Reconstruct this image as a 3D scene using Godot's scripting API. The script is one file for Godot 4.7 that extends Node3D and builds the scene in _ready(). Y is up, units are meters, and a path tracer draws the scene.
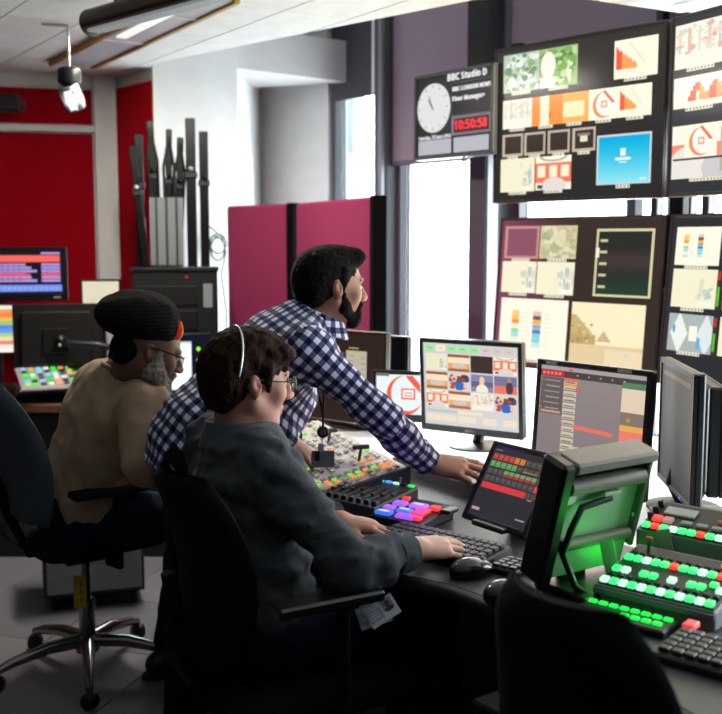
extends Node3D
# A broadcast gallery: three men at a curved console under a wall of monitors, daylight from the tall windows behind.

const FOCAL := 1040.0        # focal length in pixels of the 722 x 714 frame
const PITCH := 0.11203       # camera looks down by this angle
const EYE := Vector3(0, 1.5, 0)
const WALL_RIGHT := Vector3(0.6392, 0, 0.7690)    # along the window wall, towards the near end
const WALL_IN := Vector3(-0.7690, 0, 0.6392)      # from the window wall into the room
const WALL_ORIGIN := Vector3(1.33, 0, -4.70)
const CEILING_Y := 2.4

var used := {}
var cache := {}
var clip := Rect2(0, 0, 1, 1)   # what the painting of a screen may touch

func _ready():
	set_view()
	set_lights()
	build_room()
	build_ceiling_fittings()
	build_desks()
	build_video_wall()
	build_background()
	build_desk_monitors()
	build_controls()
	build_chairs()
	build_people()
	build_small_things()

func set_view():
	var cam := Camera3D.new()
	cam.name = "camera"
	add_child(cam)
	cam.position = EYE
	cam.rotation.x = -PITCH
	cam.fov = rad_to_deg(2.0 * atan(357.0 / FOCAL))
	cam.near = 0.05
	cam.far = 200.0
	var lens := CameraAttributesPhysical.new()
	lens.frustum_focal_length = 12.0 * FOCAL / 357.0
	lens.frustum_near = 0.05
	lens.frustum_far = 200.0
	lens.exposure_aperture = 2.4
	lens.frustum_focus_distance = 2.75
	cam.attributes = lens
	cam.current = true
	var we := WorldEnvironment.new()
	we.name = "environment"
	var e := Environment.new()
	e.background_mode = Environment.BG_COLOR
	e.background_color = Color(0.93, 0.985, 1.0)
	e.background_energy_multiplier = 10.0
	e.tonemap_mode = Environment.TONE_MAPPER_LINEAR
	e.tonemap_exposure = 1.0
	e.sdfgi_enabled = true
	e.ssao_enabled = true
	e.ssil_enabled = true
	we.environment = e
	add_child(we)

func set_lights():
	# daylight entering by the window wall, one soft light just inside each run of panes
	for w in [[-1.43, 0.62, 1.12, 1.55, 2.6], [-0.17, 1.3, 1.12, 1.55, 9.0], [1.2, 1.0, 1.12, 1.55, 8.0], [2.5, 1.2, 1.12, 1.55, 10.0], [-2.15, 0.4, 1.3, 1.9, 1.3]]:
		var a := AreaLight3D.new()
		a.name = "window_daylight"
		a.area_size = Vector2(w[1], w[3])
		a.light_energy = w[4]
		a.area_normalize_energy = true
		a.light_color = Color(0.93, 0.98, 1.0)
		a.area_range = 20.0
		a.area_attenuation = 2.0
		a.shadow_enabled = true
		add_child(a, true)
		var b := Basis(-WALL_RIGHT, Vector3.UP, -WALL_IN)
		a.transform = Transform3D(b, wl(w[0], w[2], 0.03))

# ---------------------------------------------------------------- pixels to places, and names
func ray(px: float, py: float) -> Vector3:
	var u := (px - 361.0) / FOCAL
	var v := (357.0 - py) / FOCAL
	return Vector3(u, v * cos(PITCH) - sin(PITCH), -(v * sin(PITCH) + cos(PITCH)))

func at(px: float, py: float, d: float) -> Vector3:
	var r := ray(px, py)
	return EYE + r * (d / -r.z)

func on(px: float, py: float, h: float) -> Vector3:
	var r := ray(px, py)
	return EYE + r * ((h - EYE.y) / r.y)

func wl(u: float, y: float, z: float) -> Vector3:
	return WALL_ORIGIN + WALL_RIGHT * u + WALL_IN * z + Vector3(0, y, 0)

func numbered(called: String) -> String:
	if not used.has(called):
		used[called] = 0
		return called
	used[called] += 1
	return "%s_%03d" % [called, used[called]]

func tag(o: Node, label: String, category: String, group := ""):
	o.set_meta("label", label)
	o.set_meta("category", category)
	if group != "":
		o.set_meta("group", group)
	return o

func thing(called: String, label: String, category: String, where := Vector3.ZERO, turn := 0.0, group := "") -> Node3D:
	var o := Node3D.new()
	o.name = numbered(called)
	add_child(o)
	o.position = where
	o.rotation.y = turn
	tag(o, label, category, group)
	return o

func part(called: String, mesh: Mesh, m: Material, parent: Node = null, where := Transform3D()) -> MeshInstance3D:
	var o := MeshInstance3D.new()
	o.mesh = mesh
	o.material_override = m
	o.transform = where
	o.name = called if parent else numbered(called)
	(parent if parent else self).add_child(o, true)
	return o

func structure(called: String, mesh: Mesh, m: Material, label := "", where := Transform3D()) -> MeshInstance3D:
	var o := part(called, mesh, m, null, where)
	o.set_meta("kind", "structure")
	o.set_meta("label", label)
	o.set_meta("category", "ceiling" if called.begins_with("ceil") else called.get_slice("_", 0))
	return o

# ---------------------------------------------------------------- materials
func col(c, rough := 0.6, metal := 0.0, spec := 0.5) -> StandardMaterial3D:
	var key := "%s/%s/%s/%s" % [c, rough, metal, spec]
	if not cache.has(key):
		var m := StandardMaterial3D.new()
		m.albedo_color = Color(c)
		m.roughness = rough
		m.metallic = metal
		m.metallic_specular = spec
		cache[key] = m
	return cache[key]

func glow(c, energy := 1.0) -> StandardMaterial3D:
	var key := "glow%s/%s" % [c, energy]
	if not cache.has(key):
		var m := StandardMaterial3D.new()
		m.albedo_color = Color(c).darkened(0.7)
		m.roughness = 0.4
		m.emission_enabled = true
		m.emission = Color(c)
		m.emission_energy_multiplier = energy
		cache[key] = m
	return cache[key]

func noise_tex(freq: float, seed_: int, lo: Color, hi: Color, size := 256, octaves := 4) -> NoiseTexture2D:
	var n := FastNoiseLite.new()
	n.seed = seed_
	n.noise_type = FastNoiseLite.TYPE_SIMPLEX
	n.frequency = freq
	n.fractal_octaves = octaves
	var t := NoiseTexture2D.new()
	t.width = size
	t.height = size
	t.seamless = true
	t.noise = n
	var g := Gradient.new()
	g.set_color(0, lo)
	g.set_color(1, hi)
	t.color_ramp = g
	return t

func bump_tex(freq: float, seed_: int, size := 256, octaves := 4) -> NoiseTexture2D:
	var t := noise_tex(freq, seed_, Color.BLACK, Color.WHITE, size, octaves)
	t.color_ramp = null
	return t

func cloth(c, seed_: int, scale := 6.0, relief := 0.15, weave: Texture2D = null) -> StandardMaterial3D:
	var m := StandardMaterial3D.new()
	var k := Color(c)
	m.albedo_color = k
	m.albedo_texture = weave if weave else noise_tex(0.12, seed_, Color(0.9, 0.9, 0.9), Color.WHITE)
	m.roughness = 0.92
	m.metallic_specular = 0.25
	m.uv1_triplanar = true
	m.uv1_scale = Vector3.ONE * scale
	m.rim_enabled = true
	m.rim = 0.12
	m.rim_tint = 0.7
	if relief > 0.0:
		m.heightmap_enabled = true
		m.heightmap_scale = relief
		m.heightmap_texture = bump_tex(0.09, seed_ + 5)
	return m

func picture(img: Image, energy := 1.0, gloss := 0.25) -> StandardMaterial3D:
	var m := StandardMaterial3D.new()
	m.albedo_color = Color(0.012, 0.012, 0.014)
	m.roughness = gloss
	m.metallic_specular = 0.35
	m.emission_enabled = true
	m.emission = Color.BLACK
	m.emission_texture = ImageTexture.create_from_image(img)
	m.emission_energy_multiplier = energy
	m.texture_repeat = false
	return m

func print_mat(img: Image, rough := 0.6) -> StandardMaterial3D:
	var m := StandardMaterial3D.new()
	m.albedo_texture = ImageTexture.create_from_image(img)
	m.roughness = rough
	m.texture_repeat = false
	return m

func canvas(w: int, h: int, c) -> Image:
	var im := Image.create_empty(w, h, false, Image.FORMAT_RGB8)
	im.fill(Color(c))
	return im

func ink(im: Image, x0: float, y0: float, x1: float, y1: float, c):
	var w := im.get_width()
	var h := im.get_height()
	var a := Vector2i(maxi(roundi(x0 * w), roundi(clip.position.x * w)), maxi(roundi(y0 * h), roundi(clip.position.y * h)))
	var b := Vector2i(mini(maxi(roundi(x1 * w), a.x + 1), roundi(clip.end.x * w)), mini(maxi(roundi(y1 * h), a.y + 1), roundi(clip.end.y * h)))
	if b.x > a.x and b.y > a.y:
		im.fill_rect(Rect2i(a, b - a), Color(c))

func dab(im: Image, cx: float, cy: float, rx: float, ry: float, c):
	var w := im.get_width()
	var h := im.get_height()
	for y in range(maxi(0, int((cy - ry) * h)), mini(h, int((cy + ry) * h) + 1)):
		var k := 1.0 - pow((y / float(h) - cy) / ry, 2.0)
		if k > 0.0:
			var half := rx * sqrt(k)
			ink(im, cx - half, y / float(h), cx + half, (y + 1) / float(h), c)

# ---------------------------------------------------------------- meshes
class Shape:
	var v := PackedVector3Array()
	var n := PackedVector3Array()
	var t := PackedVector2Array()
	var c := PackedColorArray()
	var f := PackedInt32Array()

	func poly(p: Array, out: Vector3, uv: Array = []):
		var nn: Vector3 = (p[1] - p[0]).cross(p[2] - p[0])
		if nn.length() < 1e-14 and p.size() > 3:
			nn = (p[2] - p[0]).cross(p[3] - p[0])
		nn = nn.normalized()
		var turned := nn.dot(out) < 0.0
		if turned:
			nn = -nn
		var s := v.size()
		for i in p.size():
			v.append(p[i])
			n.append(nn)
			t.append(uv[i] if uv.size() else Vector2.ZERO)
		for i in range(1, p.size() - 1):
			f.append(s)
			if turned:
				f.append_array([s + i, s + i + 1])
			else:
				f.append_array([s + i + 1, s + i])

	func box(size: Vector3, x := Transform3D(), b := 0.004) -> Shape:
		var h := size / 2.0
		b = minf(b, minf(h.x, minf(h.y, h.z)) * 0.45)
		for a in 3:
			var a1 := (a + 1) % 3
			var a2 := (a + 2) % 3
			for s in [-1.0, 1.0]:
				var q := []
				for k in [[-1, -1], [1, -1], [1, 1], [-1, 1]]:
					var p := Vector3()
					p[a] = s * h[a]
					p[a1] = k[0] * (h[a1] - b)
					p[a2] = k[1] * (h[a2] - b)
					q.append(x * p)
				var o := Vector3()
				o[a] = s
				poly(q, x.basis * o)
				if b <= 0.0:
					continue
				for s2 in [-1.0, 1.0]:   # edge between face a,s and face a1,s2
					var e := []
					for k in [[0, -1], [0, 1], [1, 1], [1, -1]]:
						var p := Vector3()
						p[a] = s * (h[a] if k[0] == 0 else h[a] - b)
						p[a1] = s2 * (h[a1] - b if k[0] == 0 else h[a1])
						p[a2] = k[1] * (h[a2] - b)
						e.append(x * p)
					var eo := Vector3()
					eo[a] = s
					eo[a1] = s2
					poly(e, x.basis * eo)
		if b > 0.0:
			for sx in [-1.0, 1.0]:
				for sy in [-1.0, 1.0]:
					for sz in [-1.0, 1.0]:
						var g := Vector3(sx, sy, sz)
						poly([x * (g * Vector3(h.x, h.y - b, h.z - b)), x * (g * Vector3(h.x - b, h.y, h.z - b)), x * (g * Vector3(h.x - b, h.y - b, h.z))], x.basis * g)
		return self

	# rings of points joined into a closed skin, smooth normals
	func skin(rings: Array, closed := true, caps := true) -> Shape:
		var m: int = rings[0].size()
		var s := v.size()
		var mid := Vector3()
		for r in rings.size():
			for p in rings[r]:
				v.append(p)
				n.append(Vector3.ZERO)
				t.append(Vector2.ZERO)
		var cols := m if closed else m - 1
		var first := f.size()
		for r in rings.size() - 1:
			for i in cols:
				var a := s + r * m + i
				var b := s + r * m + (i + 1) % m
				var c2 := a + m
				var d := b + m
				f.append_array([a, c2, b, b, c2, d])
		var vol := 0.0
		for k in range(first, f.size(), 3):
			vol += (v[f[k]] - rings[0][0]).dot((v[f[k + 1]] - rings[0][0]).cross(v[f[k + 2]] - rings[0][0]))
		if vol > 0.0:   # turn so that fronts run clockwise
			for k in range(first, f.size(), 3):
				var q := f[k + 1]
				f[k + 1] = f[k + 2]
				f[k + 2] = q
		for k in range(first, f.size(), 3):
			var w := (v[f[k + 2]] - v[f[k]]).cross(v[f[k + 1]] - v[f[k]])
			for j in 3:
				n[f[k + j]] += w
		for k in range(s, v.size()):
			n[k] = n[k].normalized()
		if caps:
			for r in [0, rings.size() - 1]:
				var cen := Vector3()
				for p in rings[r]:
					cen += p
				cen /= m
				var other := Vector3()
				for p in rings[1 if r == 0 else r - 1]:
					other += p
				other /= m
				var out := cen - other
				for i in m:
					poly([cen, rings[r][i], rings[r][(i + 1) % m]], out)
		return self

	func tube(pts: Array, radii, sides := 10) -> Shape:
		var rings := []
		var side := Vector3()
		for i in pts.size():
			var d: Vector3 = (pts[mini(i + 1, pts.size() - 1)] - pts[maxi(i - 1, 0)]).normalized()
			if i == 0:
				side = d.cross(Vector3.UP if absf(d.y) < 0.9 else Vector3.RIGHT).normalized()
			side = (side - d * side.dot(d)).normalized()
			var up := d.cross(side)
			var r: float = radii[i] if radii is Array else radii
			var ring := []
			for k in sides:
				var a := TAU * k / sides
				ring.append(pts[i] + (side * cos(a) + up * sin(a)) * r)
			rings.append(ring)
		return skin(rings)

	func lathe(profile: Array, sides := 20, x := Transform3D()) -> Shape:   # profile: [radius, height] pairs from one end to the other
		var rings := []
		for q in profile:
			var ring := []
			for k in sides:
				var a := TAU * k / sides
				ring.append(x * Vector3(cos(a) * q[0], q[1], sin(a) * q[0]))
			rings.append(ring)
		return skin(rings)

	func prism(outline: PackedVector2Array, y0: float, y1: float, x := Transform3D(), bevel := 0.0) -> Shape:   # outline in x, z
		var tri := Geometry2D.triangulate_polygon(outline)
		var inner := outline
		if bevel > 0.0:
			var off := Geometry2D.offset_polygon(outline, -bevel, Geometry2D.JOIN_MITER)
			if off.size() and off[0].size() == outline.size():
				var best := 0
				for k in off[0].size():
					if off[0][k].distance_to(outline[0]) < off[0][best].distance_to(outline[0]):
						best = k
				inner = PackedVector2Array()
				var back: bool = off[0][(best + 1) % off[0].size()].distance_to(outline[1]) > off[0][(best - 1 + off[0].size()) % off[0].size()].distance_to(outline[1])
				for k in outline.size():
					inner.append(off[0][(best + (-k if back else k) + outline.size()) % outline.size()])
			else:
				bevel = 0.0
		for k in range(0, tri.size(), 3):
			for top in [true, false]:
				var q := []
				for j in 3:
					var p: Vector2 = inner[tri[k + j]] if top else outline[tri[k + j]]
					q.append(x * Vector3(p.x, y1 if top else y0, p.y))
				poly(q, x.basis * (Vector3.UP if top else Vector3.DOWN))
		var cw := Geometry2D.is_polygon_clockwise(outline)
		for k in outline.size():
			var a := outline[k]
			var b := outline[(k + 1) % outline.size()]
			var o := Vector3(b.y - a.y, 0, a.x - b.x) * (-1.0 if cw else 1.0)
			poly([x * Vector3(a.x, y0, a.y), x * Vector3(b.x, y0, b.y), x * Vector3(b.x, y1 - bevel, b.y), x * Vector3(a.x, y1 - bevel, a.y)], x.basis * o)
			if bevel > 0.0:
				var a2 := inner[k]
				var b2 := inner[(k + 1) % outline.size()]
				poly([x * Vector3(a.x, y1 - bevel, a.y), x * Vector3(b.x, y1 - bevel, b.y), x * Vector3(b2.x, y1, b2.y), x * Vector3(a2.x, y1, a2.y)], x.basis * (o.normalized() + Vector3.UP))
		return self

	# a cushion-like closed body: at(s, t, side) gives the place for s in -1..1, t in 0..1
	func pillow(at: Callable, ns := 14, nt := 14) -> Shape:
		var rings := []
		for j in nt + 1:
			var ring := []
			for i in ns + 1:
				ring.append(at.call(-1.0 + 2.0 * i / ns, float(j) / nt, 1.0))
			for i in range(ns - 1, 0, -1):
				ring.append(at.call(-1.0 + 2.0 * i / ns, float(j) / nt, -1.0))
			rings.append(ring)
		return skin(rings)

	func add(m: Shape, x := Transform3D()) -> Shape:
		var s := v.size()
		for i in m.v.size():
			v.append(x * m.v[i])
			n.append((x.basis * m.n[i]).normalized())
			t.append(m.t[i])
		for i in m.f:
			f.append(i + s)
		return self

	func mesh() -> ArrayMesh:
		var a := []
		a.resize(Mesh.ARRAY_MAX)
		a[Mesh.ARRAY_VERTEX] = v
		a[Mesh.ARRAY_NORMAL] = n
		if t.size() == v.size():
			a[Mesh.ARRAY_TEX_UV] = t
		if c.size() == v.size() and c.size():
			a[Mesh.ARRAY_COLOR] = c
		a[Mesh.ARRAY_INDEX] = f
		var m := ArrayMesh.new()
		m.add_surface_from_arrays(Mesh.PRIMITIVE_TRIANGLES, a)
		return m

func block(x: float, y: float, z: float, bevel := 0.004) -> ArrayMesh:
	var key := "box%s/%s/%s/%s" % [x, y, z, bevel]
	if not cache.has(key):
		cache[key] = Shape.new().box(Vector3(x, y, z), Transform3D(), bevel).mesh()
	return cache[key]

func put(x: float, y: float, z: float, b := Basis()) -> Transform3D:
	return Transform3D(b, Vector3(x, y, z))

func screen_quad(w: float, h: float) -> ArrayMesh:
	var s := Shape.new()
	s.poly([Vector3(-w / 2, h / 2, 0), Vector3(w / 2, h / 2, 0), Vector3(w / 2, -h / 2, 0), Vector3(-w / 2, -h / 2, 0)], Vector3(0, 0, 1), [Vector2(0, 0), Vector2(1, 0), Vector2(1, 1), Vector2(0, 1)])
	return s.mesh()

func words(text: String, height: float, bold := false, depth := 0.002) -> TextMesh:
	var t := TextMesh.new()
	var font := SystemFont.new()
	font.font_names = PackedStringArray(["Droid Sans"])
	if bold:
		font.font_weight = 700
	t.font = font
	t.text = text
	t.font_size = 32
	t.pixel_size = height / 23.0
	t.depth = depth
	return t

# ---------------------------------------------------------------- bodies: smooth fields and their skins
class Field:
	var kind := PackedInt32Array()      # 0 capsule, 1 ellipsoid
	var op := PackedInt32Array()        # 0 join, 1 cut, 2 keep only
	var a := PackedVector3Array()
	var b := PackedVector3Array()
	var ra := PackedFloat32Array()
	var rb := PackedFloat32Array()
	var k := PackedFloat32Array()
	var turn: Array[Basis] = []
	var mid := PackedVector3Array()
	var reach := PackedFloat32Array()
	var folds: FastNoiseLite
	var fold_amp := 0.0
	var fold_scale := Vector3.ONE

	func cap(p: Vector3, q: Vector3, r: float, r2 := -1.0, smooth := 0.03, what := 0) -> Field:
		kind.append(0); op.append(what); a.append(p); b.append(q); ra.append(r); rb.append(r if r2 < 0 else r2); k.append(smooth); turn.append(Basis())
		mid.append((p + q) / 2); reach.append((p - q).length() / 2 + maxf(r, r2))
		return self

	func egg(p: Vector3, radii: Vector3, basis := Basis(), smooth := 0.03, what := 0) -> Field:
		kind.append(1); op.append(what); a.append(p); b.append(radii); ra.append(0); rb.append(0); k.append(smooth); turn.append(basis.inverse())
		mid.append(p); reach.append(maxf(radii.x, maxf(radii.y, radii.z)))
		return self

	func d(p: Vector3) -> float:
		var best := 10.0
		for i in kind.size():
			var o := op[i]
			var ki := k[i]
			if o == 0 and (p - mid[i]).length() - reach[i] > best + ki:
				continue
			var di := 0.0
			if kind[i] == 0:
				var ba := b[i] - a[i]
				var pa := p - a[i]
				var tt := clampf(pa.dot(ba) / maxf(ba.dot(ba), 1e-9), 0.0, 1.0)
				di = (pa - ba * tt).length() - ra[i] - (rb[i] - ra[i]) * tt
			else:
				var q := turn[i] * (p - a[i])
				var r := b[i]
				var u := q / r
				var k0 := u.length()
				var k1 := (u / r).length()
				di = k0 * (k0 - 1.0) / k1 if k1 > 1e-6 else -minf(r.x, minf(r.y, r.z))
			if o == 0:
				var h := maxf(ki - absf(best - di), 0.0)
				best = minf(best, di) - (h * h / (4.0 * ki) if ki > 0.0 else 0.0)
			else:
				if o == 1:
					di = -di
				var h2 := maxf(ki - absf(best - di), 0.0)
				best = maxf(best, di) + (h2 * h2 / (4.0 * ki) if ki > 0.0 else 0.0)
		if fold_amp > 0.0 and absf(best) < 0.05:
			best += folds.get_noise_3dv(p * fold_scale) * fold_amp
		return best

	func wrinkle(seed_: int, freq: float, amp: float, scale := Vector3.ONE, octaves := 3) -> Field:
		folds = FastNoiseLite.new()
		folds.seed = seed_
		folds.noise_type = FastNoiseLite.TYPE_SIMPLEX
		folds.frequency = freq
		folds.fractal_octaves = octaves
		fold_amp = amp
		fold_scale = scale
		return self

	# surface nets: one vertex in each crossed cell, one quad round each crossed edge, only in blocks near the surface
	func skin(lo: Vector3, hi: Vector3, h: float) -> Shape:
		const N := 5
		var nx := (int((hi.x - lo.x) / h) / N + 1) * N + 1
		var ny := (int((hi.y - lo.y) / h) / N + 1) * N + 1
		var nz := (int((hi.z - lo.z) / h) / N + 1) * N + 1
		var val := PackedFloat32Array()
		val.resize(nx * ny * nz)
		val.fill(1e9)
		var cell := PackedInt32Array()
		cell.resize(nx * ny * nz)
		cell.fill(-1)
		var sx := 1
		var sy := nx
		var sz := nx * ny
		var out := Shape.new()
		var limit := h * N * 0.8661 * 1.35 + absf(fold_amp) + h
		var cells := PackedInt32Array()
		for bz in range(0, nz - 1, N):
			for by in range(0, ny - 1, N):
				for bx in range(0, nx - 1, N):
					if absf(d(lo + Vector3(bx + N * 0.5, by + N * 0.5, bz + N * 0.5) * h)) > limit:
						continue
					for z in range(bz, bz + N + 1):
						for y in range(by, by + N + 1):
							var at := bx + y * sy + z * sz
							for x in range(bx, bx + N + 1):
								if val[at] > 1e8:
									val[at] = d(lo + Vector3(x, y, z) * h)
								at += 1
					for z in range(bz, bz + N):
						for y in range(by, by + N):
							for x in range(bx, bx + N):
								var at := x + y * sy + z * sz
								var v0 := val[at]
								var v1 := val[at + sx]
								var v2 := val[at + sy]
								var v3 := val[at + sx + sy]
								var v4 := val[at + sz]
								var v5 := val[at + sx + sz]
								var v6 := val[at + sy + sz]
								var v7 := val[at + sx + sy + sz]
								var neg := int(v0 < 0) + int(v1 < 0) + int(v2 < 0) + int(v3 < 0) + int(v4 < 0) + int(v5 < 0) + int(v6 < 0) + int(v7 < 0)
								if neg == 0 or neg == 8:
									continue
								var sum := Vector3()
								var cnt := 0
								if (v0 < 0) != (v1 < 0): sum += Vector3(v0 / (v0 - v1), 0, 0); cnt += 1
								if (v2 < 0) != (v3 < 0): sum += Vector3(v2 / (v2 - v3), 1, 0); cnt += 1
								if (v4 < 0) != (v5 < 0): sum += Vector3(v4 / (v4 - v5), 0, 1); cnt += 1
								if (v6 < 0) != (v7 < 0): sum += Vector3(v6 / (v6 - v7), 1, 1); cnt += 1
								if (v0 < 0) != (v2 < 0): sum += Vector3(0, v0 / (v0 - v2), 0); cnt += 1
								if (v1 < 0) != (v3 < 0): sum += Vector3(1, v1 / (v1 - v3), 0); cnt += 1
								if (v4 < 0) != (v6 < 0): sum += Vector3(0, v4 / (v4 - v6), 1); cnt += 1
								if (v5 < 0) != (v7 < 0): sum += Vector3(1, v5 / (v5 - v7), 1); cnt += 1
								if (v0 < 0) != (v4 < 0): sum += Vector3(0, 0, v0 / (v0 - v4)); cnt += 1
								if (v1 < 0) != (v5 < 0): sum += Vector3(1, 0, v1 / (v1 - v5)); cnt += 1
								if (v2 < 0) != (v6 < 0): sum += Vector3(0, 1, v2 / (v2 - v6)); cnt += 1
								if (v3 < 0) != (v7 < 0): sum += Vector3(1, 1, v3 / (v3 - v7)); cnt += 1
								cell[at] = out.v.size()
								cells.append(at)
								out.v.append(lo + (Vector3(x, y, z) + sum / cnt) * h)
		for at in cells:
			var inside := val[at] < 0
			for ax in 3:
				var s0: int = [sx, sy, sz][ax]
				var other: float = val[at + s0]
				if (other < 0) == inside or other > 1e8:
					continue
				var s1: int = [sy, sz, sx][ax]
				var s2: int = [sz, sx, sy][ax]
				if at - s1 - s2 < 0:
					continue
				var q0 := cell[at]
				var q1 := cell[at - s1]
				var q2 := cell[at - s1 - s2]
				var q3 := cell[at - s2]
				if q0 < 0 or q1 < 0 or q2 < 0 or q3 < 0:
					continue
				if inside:
					out.f.append_array([q0, q2, q1, q0, q3, q2])
				else:
					out.f.append_array([q0, q1, q2, q0, q2, q3])
		out.n.resize(out.v.size())
		for i in range(0, out.f.size(), 3):
			var w := (out.v[out.f[i + 2]] - out.v[out.f[i]]).cross(out.v[out.f[i + 1]] - out.v[out.f[i]])
			for j in 3:
				out.n[out.f[i + j]] += w
		for i in out.n.size():
			out.n[i] = out.n[i].normalized()
		out.t.resize(out.v.size())
		return out

# ---------------------------------------------------------------- the room
func wall_between(called: String, a: Vector2, b: Vector2, y0: float, y1: float, m: Material, label: String, thick := 0.16) -> MeshInstance3D:
	# the room lies to the left when one walks from a to b; the wall's thickness lies on the other side
	var dir := (b - a).normalized()
	var out := Vector2(-dir.y, dir.x)
	var s := Shape.new()
	s.prism(PackedVector2Array([a, b, b + out * thick, a + out * thick]), y0, y1)
	return structure(called, s.mesh(), m, label)

func build_room():
	var white := StandardMaterial3D.new()
	white.albedo_color = Color(0.86, 0.86, 0.855)
	white.roughness = 0.75
	white.albedo_texture = noise_tex(0.02, 3, Color(0.95, 0.95, 0.95), Color.WHITE)
	white.uv1_triplanar = true
	white.uv1_world_triplanar = true
	var dark := col("#2a2a2e", 0.9)
	var red := cloth("#a00016", 11, 5.0, 0.03)

	# floor: dark grey carpet squares on a slab
	var slab := structure("floor", block(9.5, 0.2, 11.0, 0.0), col("#3a3a3e", 0.95), "dark grey carpet tile floor of the gallery", put(-0.3, -0.112, -2.6))
	var tones := []
	for i in 4:
		tones.append(cloth(["#85858b", "#7d7d83", "#8c8a90", "#808087"][i], 40 + i, 9.0, 0.12))
	var rng := RandomNumberGenerator.new()
	rng.seed = 5
	var pile := block(0.497, 0.012, 0.497, 0.004)
	var turned := Basis(Vector3.UP, -0.30)
	for i in range(-8, 6):
		for j in range(-12, 0):
			var p := turned * Vector3(i * 0.5, 0, j * 0.5)
			if p.x < -3.6 or p.x > 1.0 or p.z > -1.6 or p.z < -5.2 or p.x < -3.2 + 0.0 * p.z:
				continue
			part("carpet_tile", pile, tones[rng.randi() % 4], slab, put(p.x + 0.3, 0.106, p.z + 2.6, turned * Basis(Vector3.UP, PI / 2 * (rng.randi() % 2))))

	# window wall: white return, three runs of panes between dark posts, mauve blinds
	var W := Transform3D(Basis(WALL_RIGHT, Vector3.UP, WALL_IN), WALL_ORIGIN)
	structure("wall_window_return", Shape.new().box(Vector3(0.86, 3.3, 0.16), Transform3D(Basis(), Vector3(-2.83, 1.65, -0.08)), 0.002).mesh(), white, "white plaster return wall at the far end of the windows", W)
	structure("wall_sill", Shape.new().box(Vector3(6.0, 0.28, 0.16), Transform3D(Basis(), Vector3(0.6, 0.14, -0.08)), 0.004).mesh(), white, "white low wall under the tall windows", W)
	structure("wall_near", Shape.new().box(Vector3(1.6, 3.3, 0.16), Transform3D(Basis(), Vector3(4.0, 1.65, -0.08)), 0.002).mesh(), dark, "dark wall at the near end of the windows", W)
	structure("wall_head", Shape.new().box(Vector3(6.0, 0.14, 0.16), Transform3D(Basis(), Vector3(0.6, 3.25, -0.08)), 0.002).mesh(), dark, "dark head above the tall windows", W)
	var frame_m := col("#4c4e55", 0.55, 0.1)
	var glass := StandardMaterial3D.new()
	glass.transparency = BaseMaterial3D.TRANSPARENCY_ALPHA
	glass.albedo_color = Color(0.85, 0.97, 1.0, 0.06)
	glass.roughness = 0.03
	var mauve := cloth("#a598a6", 21, 4.0, 0.02)
	mauve.backlight_enabled = true
	mauve.backlight = Color(0.03, 0.03, 0.03)
	var grey_blind := cloth("#55555b", 22, 4.0, 0.02)
	var runs := [[-2.40, -1.90, "far narrow window with street view and a dark blind"], [-1.80, -1.06, "bright tall window beside the clock board"], [-0.90, 0.55, "bright tall window behind the video wall"], [0.64, 1.75, "bright tall window behind the second column of screens"], [1.85, 3.2, "bright tall window out of the way at the near end"]]
	for i in runs.size():
		var u0: float = runs[i][0]
		var u1: float = runs[i][1]
		var w := Node3D.new()
		w.name = "window_%d" % (i + 1)
		add_child(w)
		w.set_meta("kind", "structure")
		w.set_meta("label", runs[i][2])
		w.set_meta("category", "window")
		w.transform = W
		var fr := Shape.new()
		for u in [u0 + 0.02, u1 - 0.02]:
			fr.box(Vector3(0.04, 2.9, 0.09), put(u, 1.73, -0.07))
		for y in [0.30, 3.16]:
			fr.box(Vector3(u1 - u0, 0.05, 0.09), put((u0 + u1) / 2, y, -0.07))
		part("window_frame", fr.mesh(), frame_m, w)
		var n := 2 if u1 - u0 > 1.0 else 1
		for k in n:
			var a: float = u0 + 0.04 + (u1 - u0 - 0.08) * k / n
			var b: float = u0 + 0.04 + (u1 - u0 - 0.08) * (k + 1) / n
			part("pane", block(b - a, 2.84, 0.008, 0.0), glass, w, put((a + b) / 2, 1.73, -0.08))
			if k:
				part("mullion", block(0.05, 2.84, 0.07), frame_m, w, put(a, 1.73, -0.07))
		if i == 0:
			part("roller_blind", block(u1 - u0 - 0.04, 0.55, 0.01), grey_blind, w, put((u0 + u1) / 2, 2.62, -0.02))
			part("blind_cassette", Shape.new().tube([Vector3(u0 + 0.02, 2.91, 0.03), Vector3(u1 - 0.02, 2.91, 0.03)], 0.045, 12).mesh(), col("#1b1b1e", 0.5), w)
			part("side_light", block(0.035, 0.5, 0.012), col("#f4f6f6", 0.5), w, put(u1 - 0.07, 2.60, -0.008))
		else:
			part("roller_blind", block(u1 - u0 - 0.02, 1.2, 0.01), mauve, w, put((u0 + u1) / 2, 2.54, 0.0))
			part("hem_bar", block(u1 - u0 - 0.02, 0.028, 0.02), col("#67606b", 0.6), w, put((u0 + u1) / 2, 1.935, 0.0))
	for u in [-1.85, -0.98, 0.595, 1.80]:
		var p := structure("trim_post", Shape.new().box(Vector3(0.12, 3.2, 0.14), Transform3D(Basis(), Vector3(u, 1.6, -0.02)), 0.008).mesh(), col("#4a4c54", 0.6), ["dark grey mullion post between the far windows", "grey mullion post behind the clock board", "grey mullion post behind the upper screens", "grey mullion post at the near windows"][[-1.85, -0.98, 0.595, 1.80].find(u)], W)
		if u == -1.85:
			part("post_rib", Shape.new().box(Vector3(0.03, 3.2, 0.03), Transform3D(Basis(), Vector3(u + 0.03, 1.6, 0.065)), 0.004).mesh(), col("#83858c", 0.5, 0.1), p)
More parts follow.
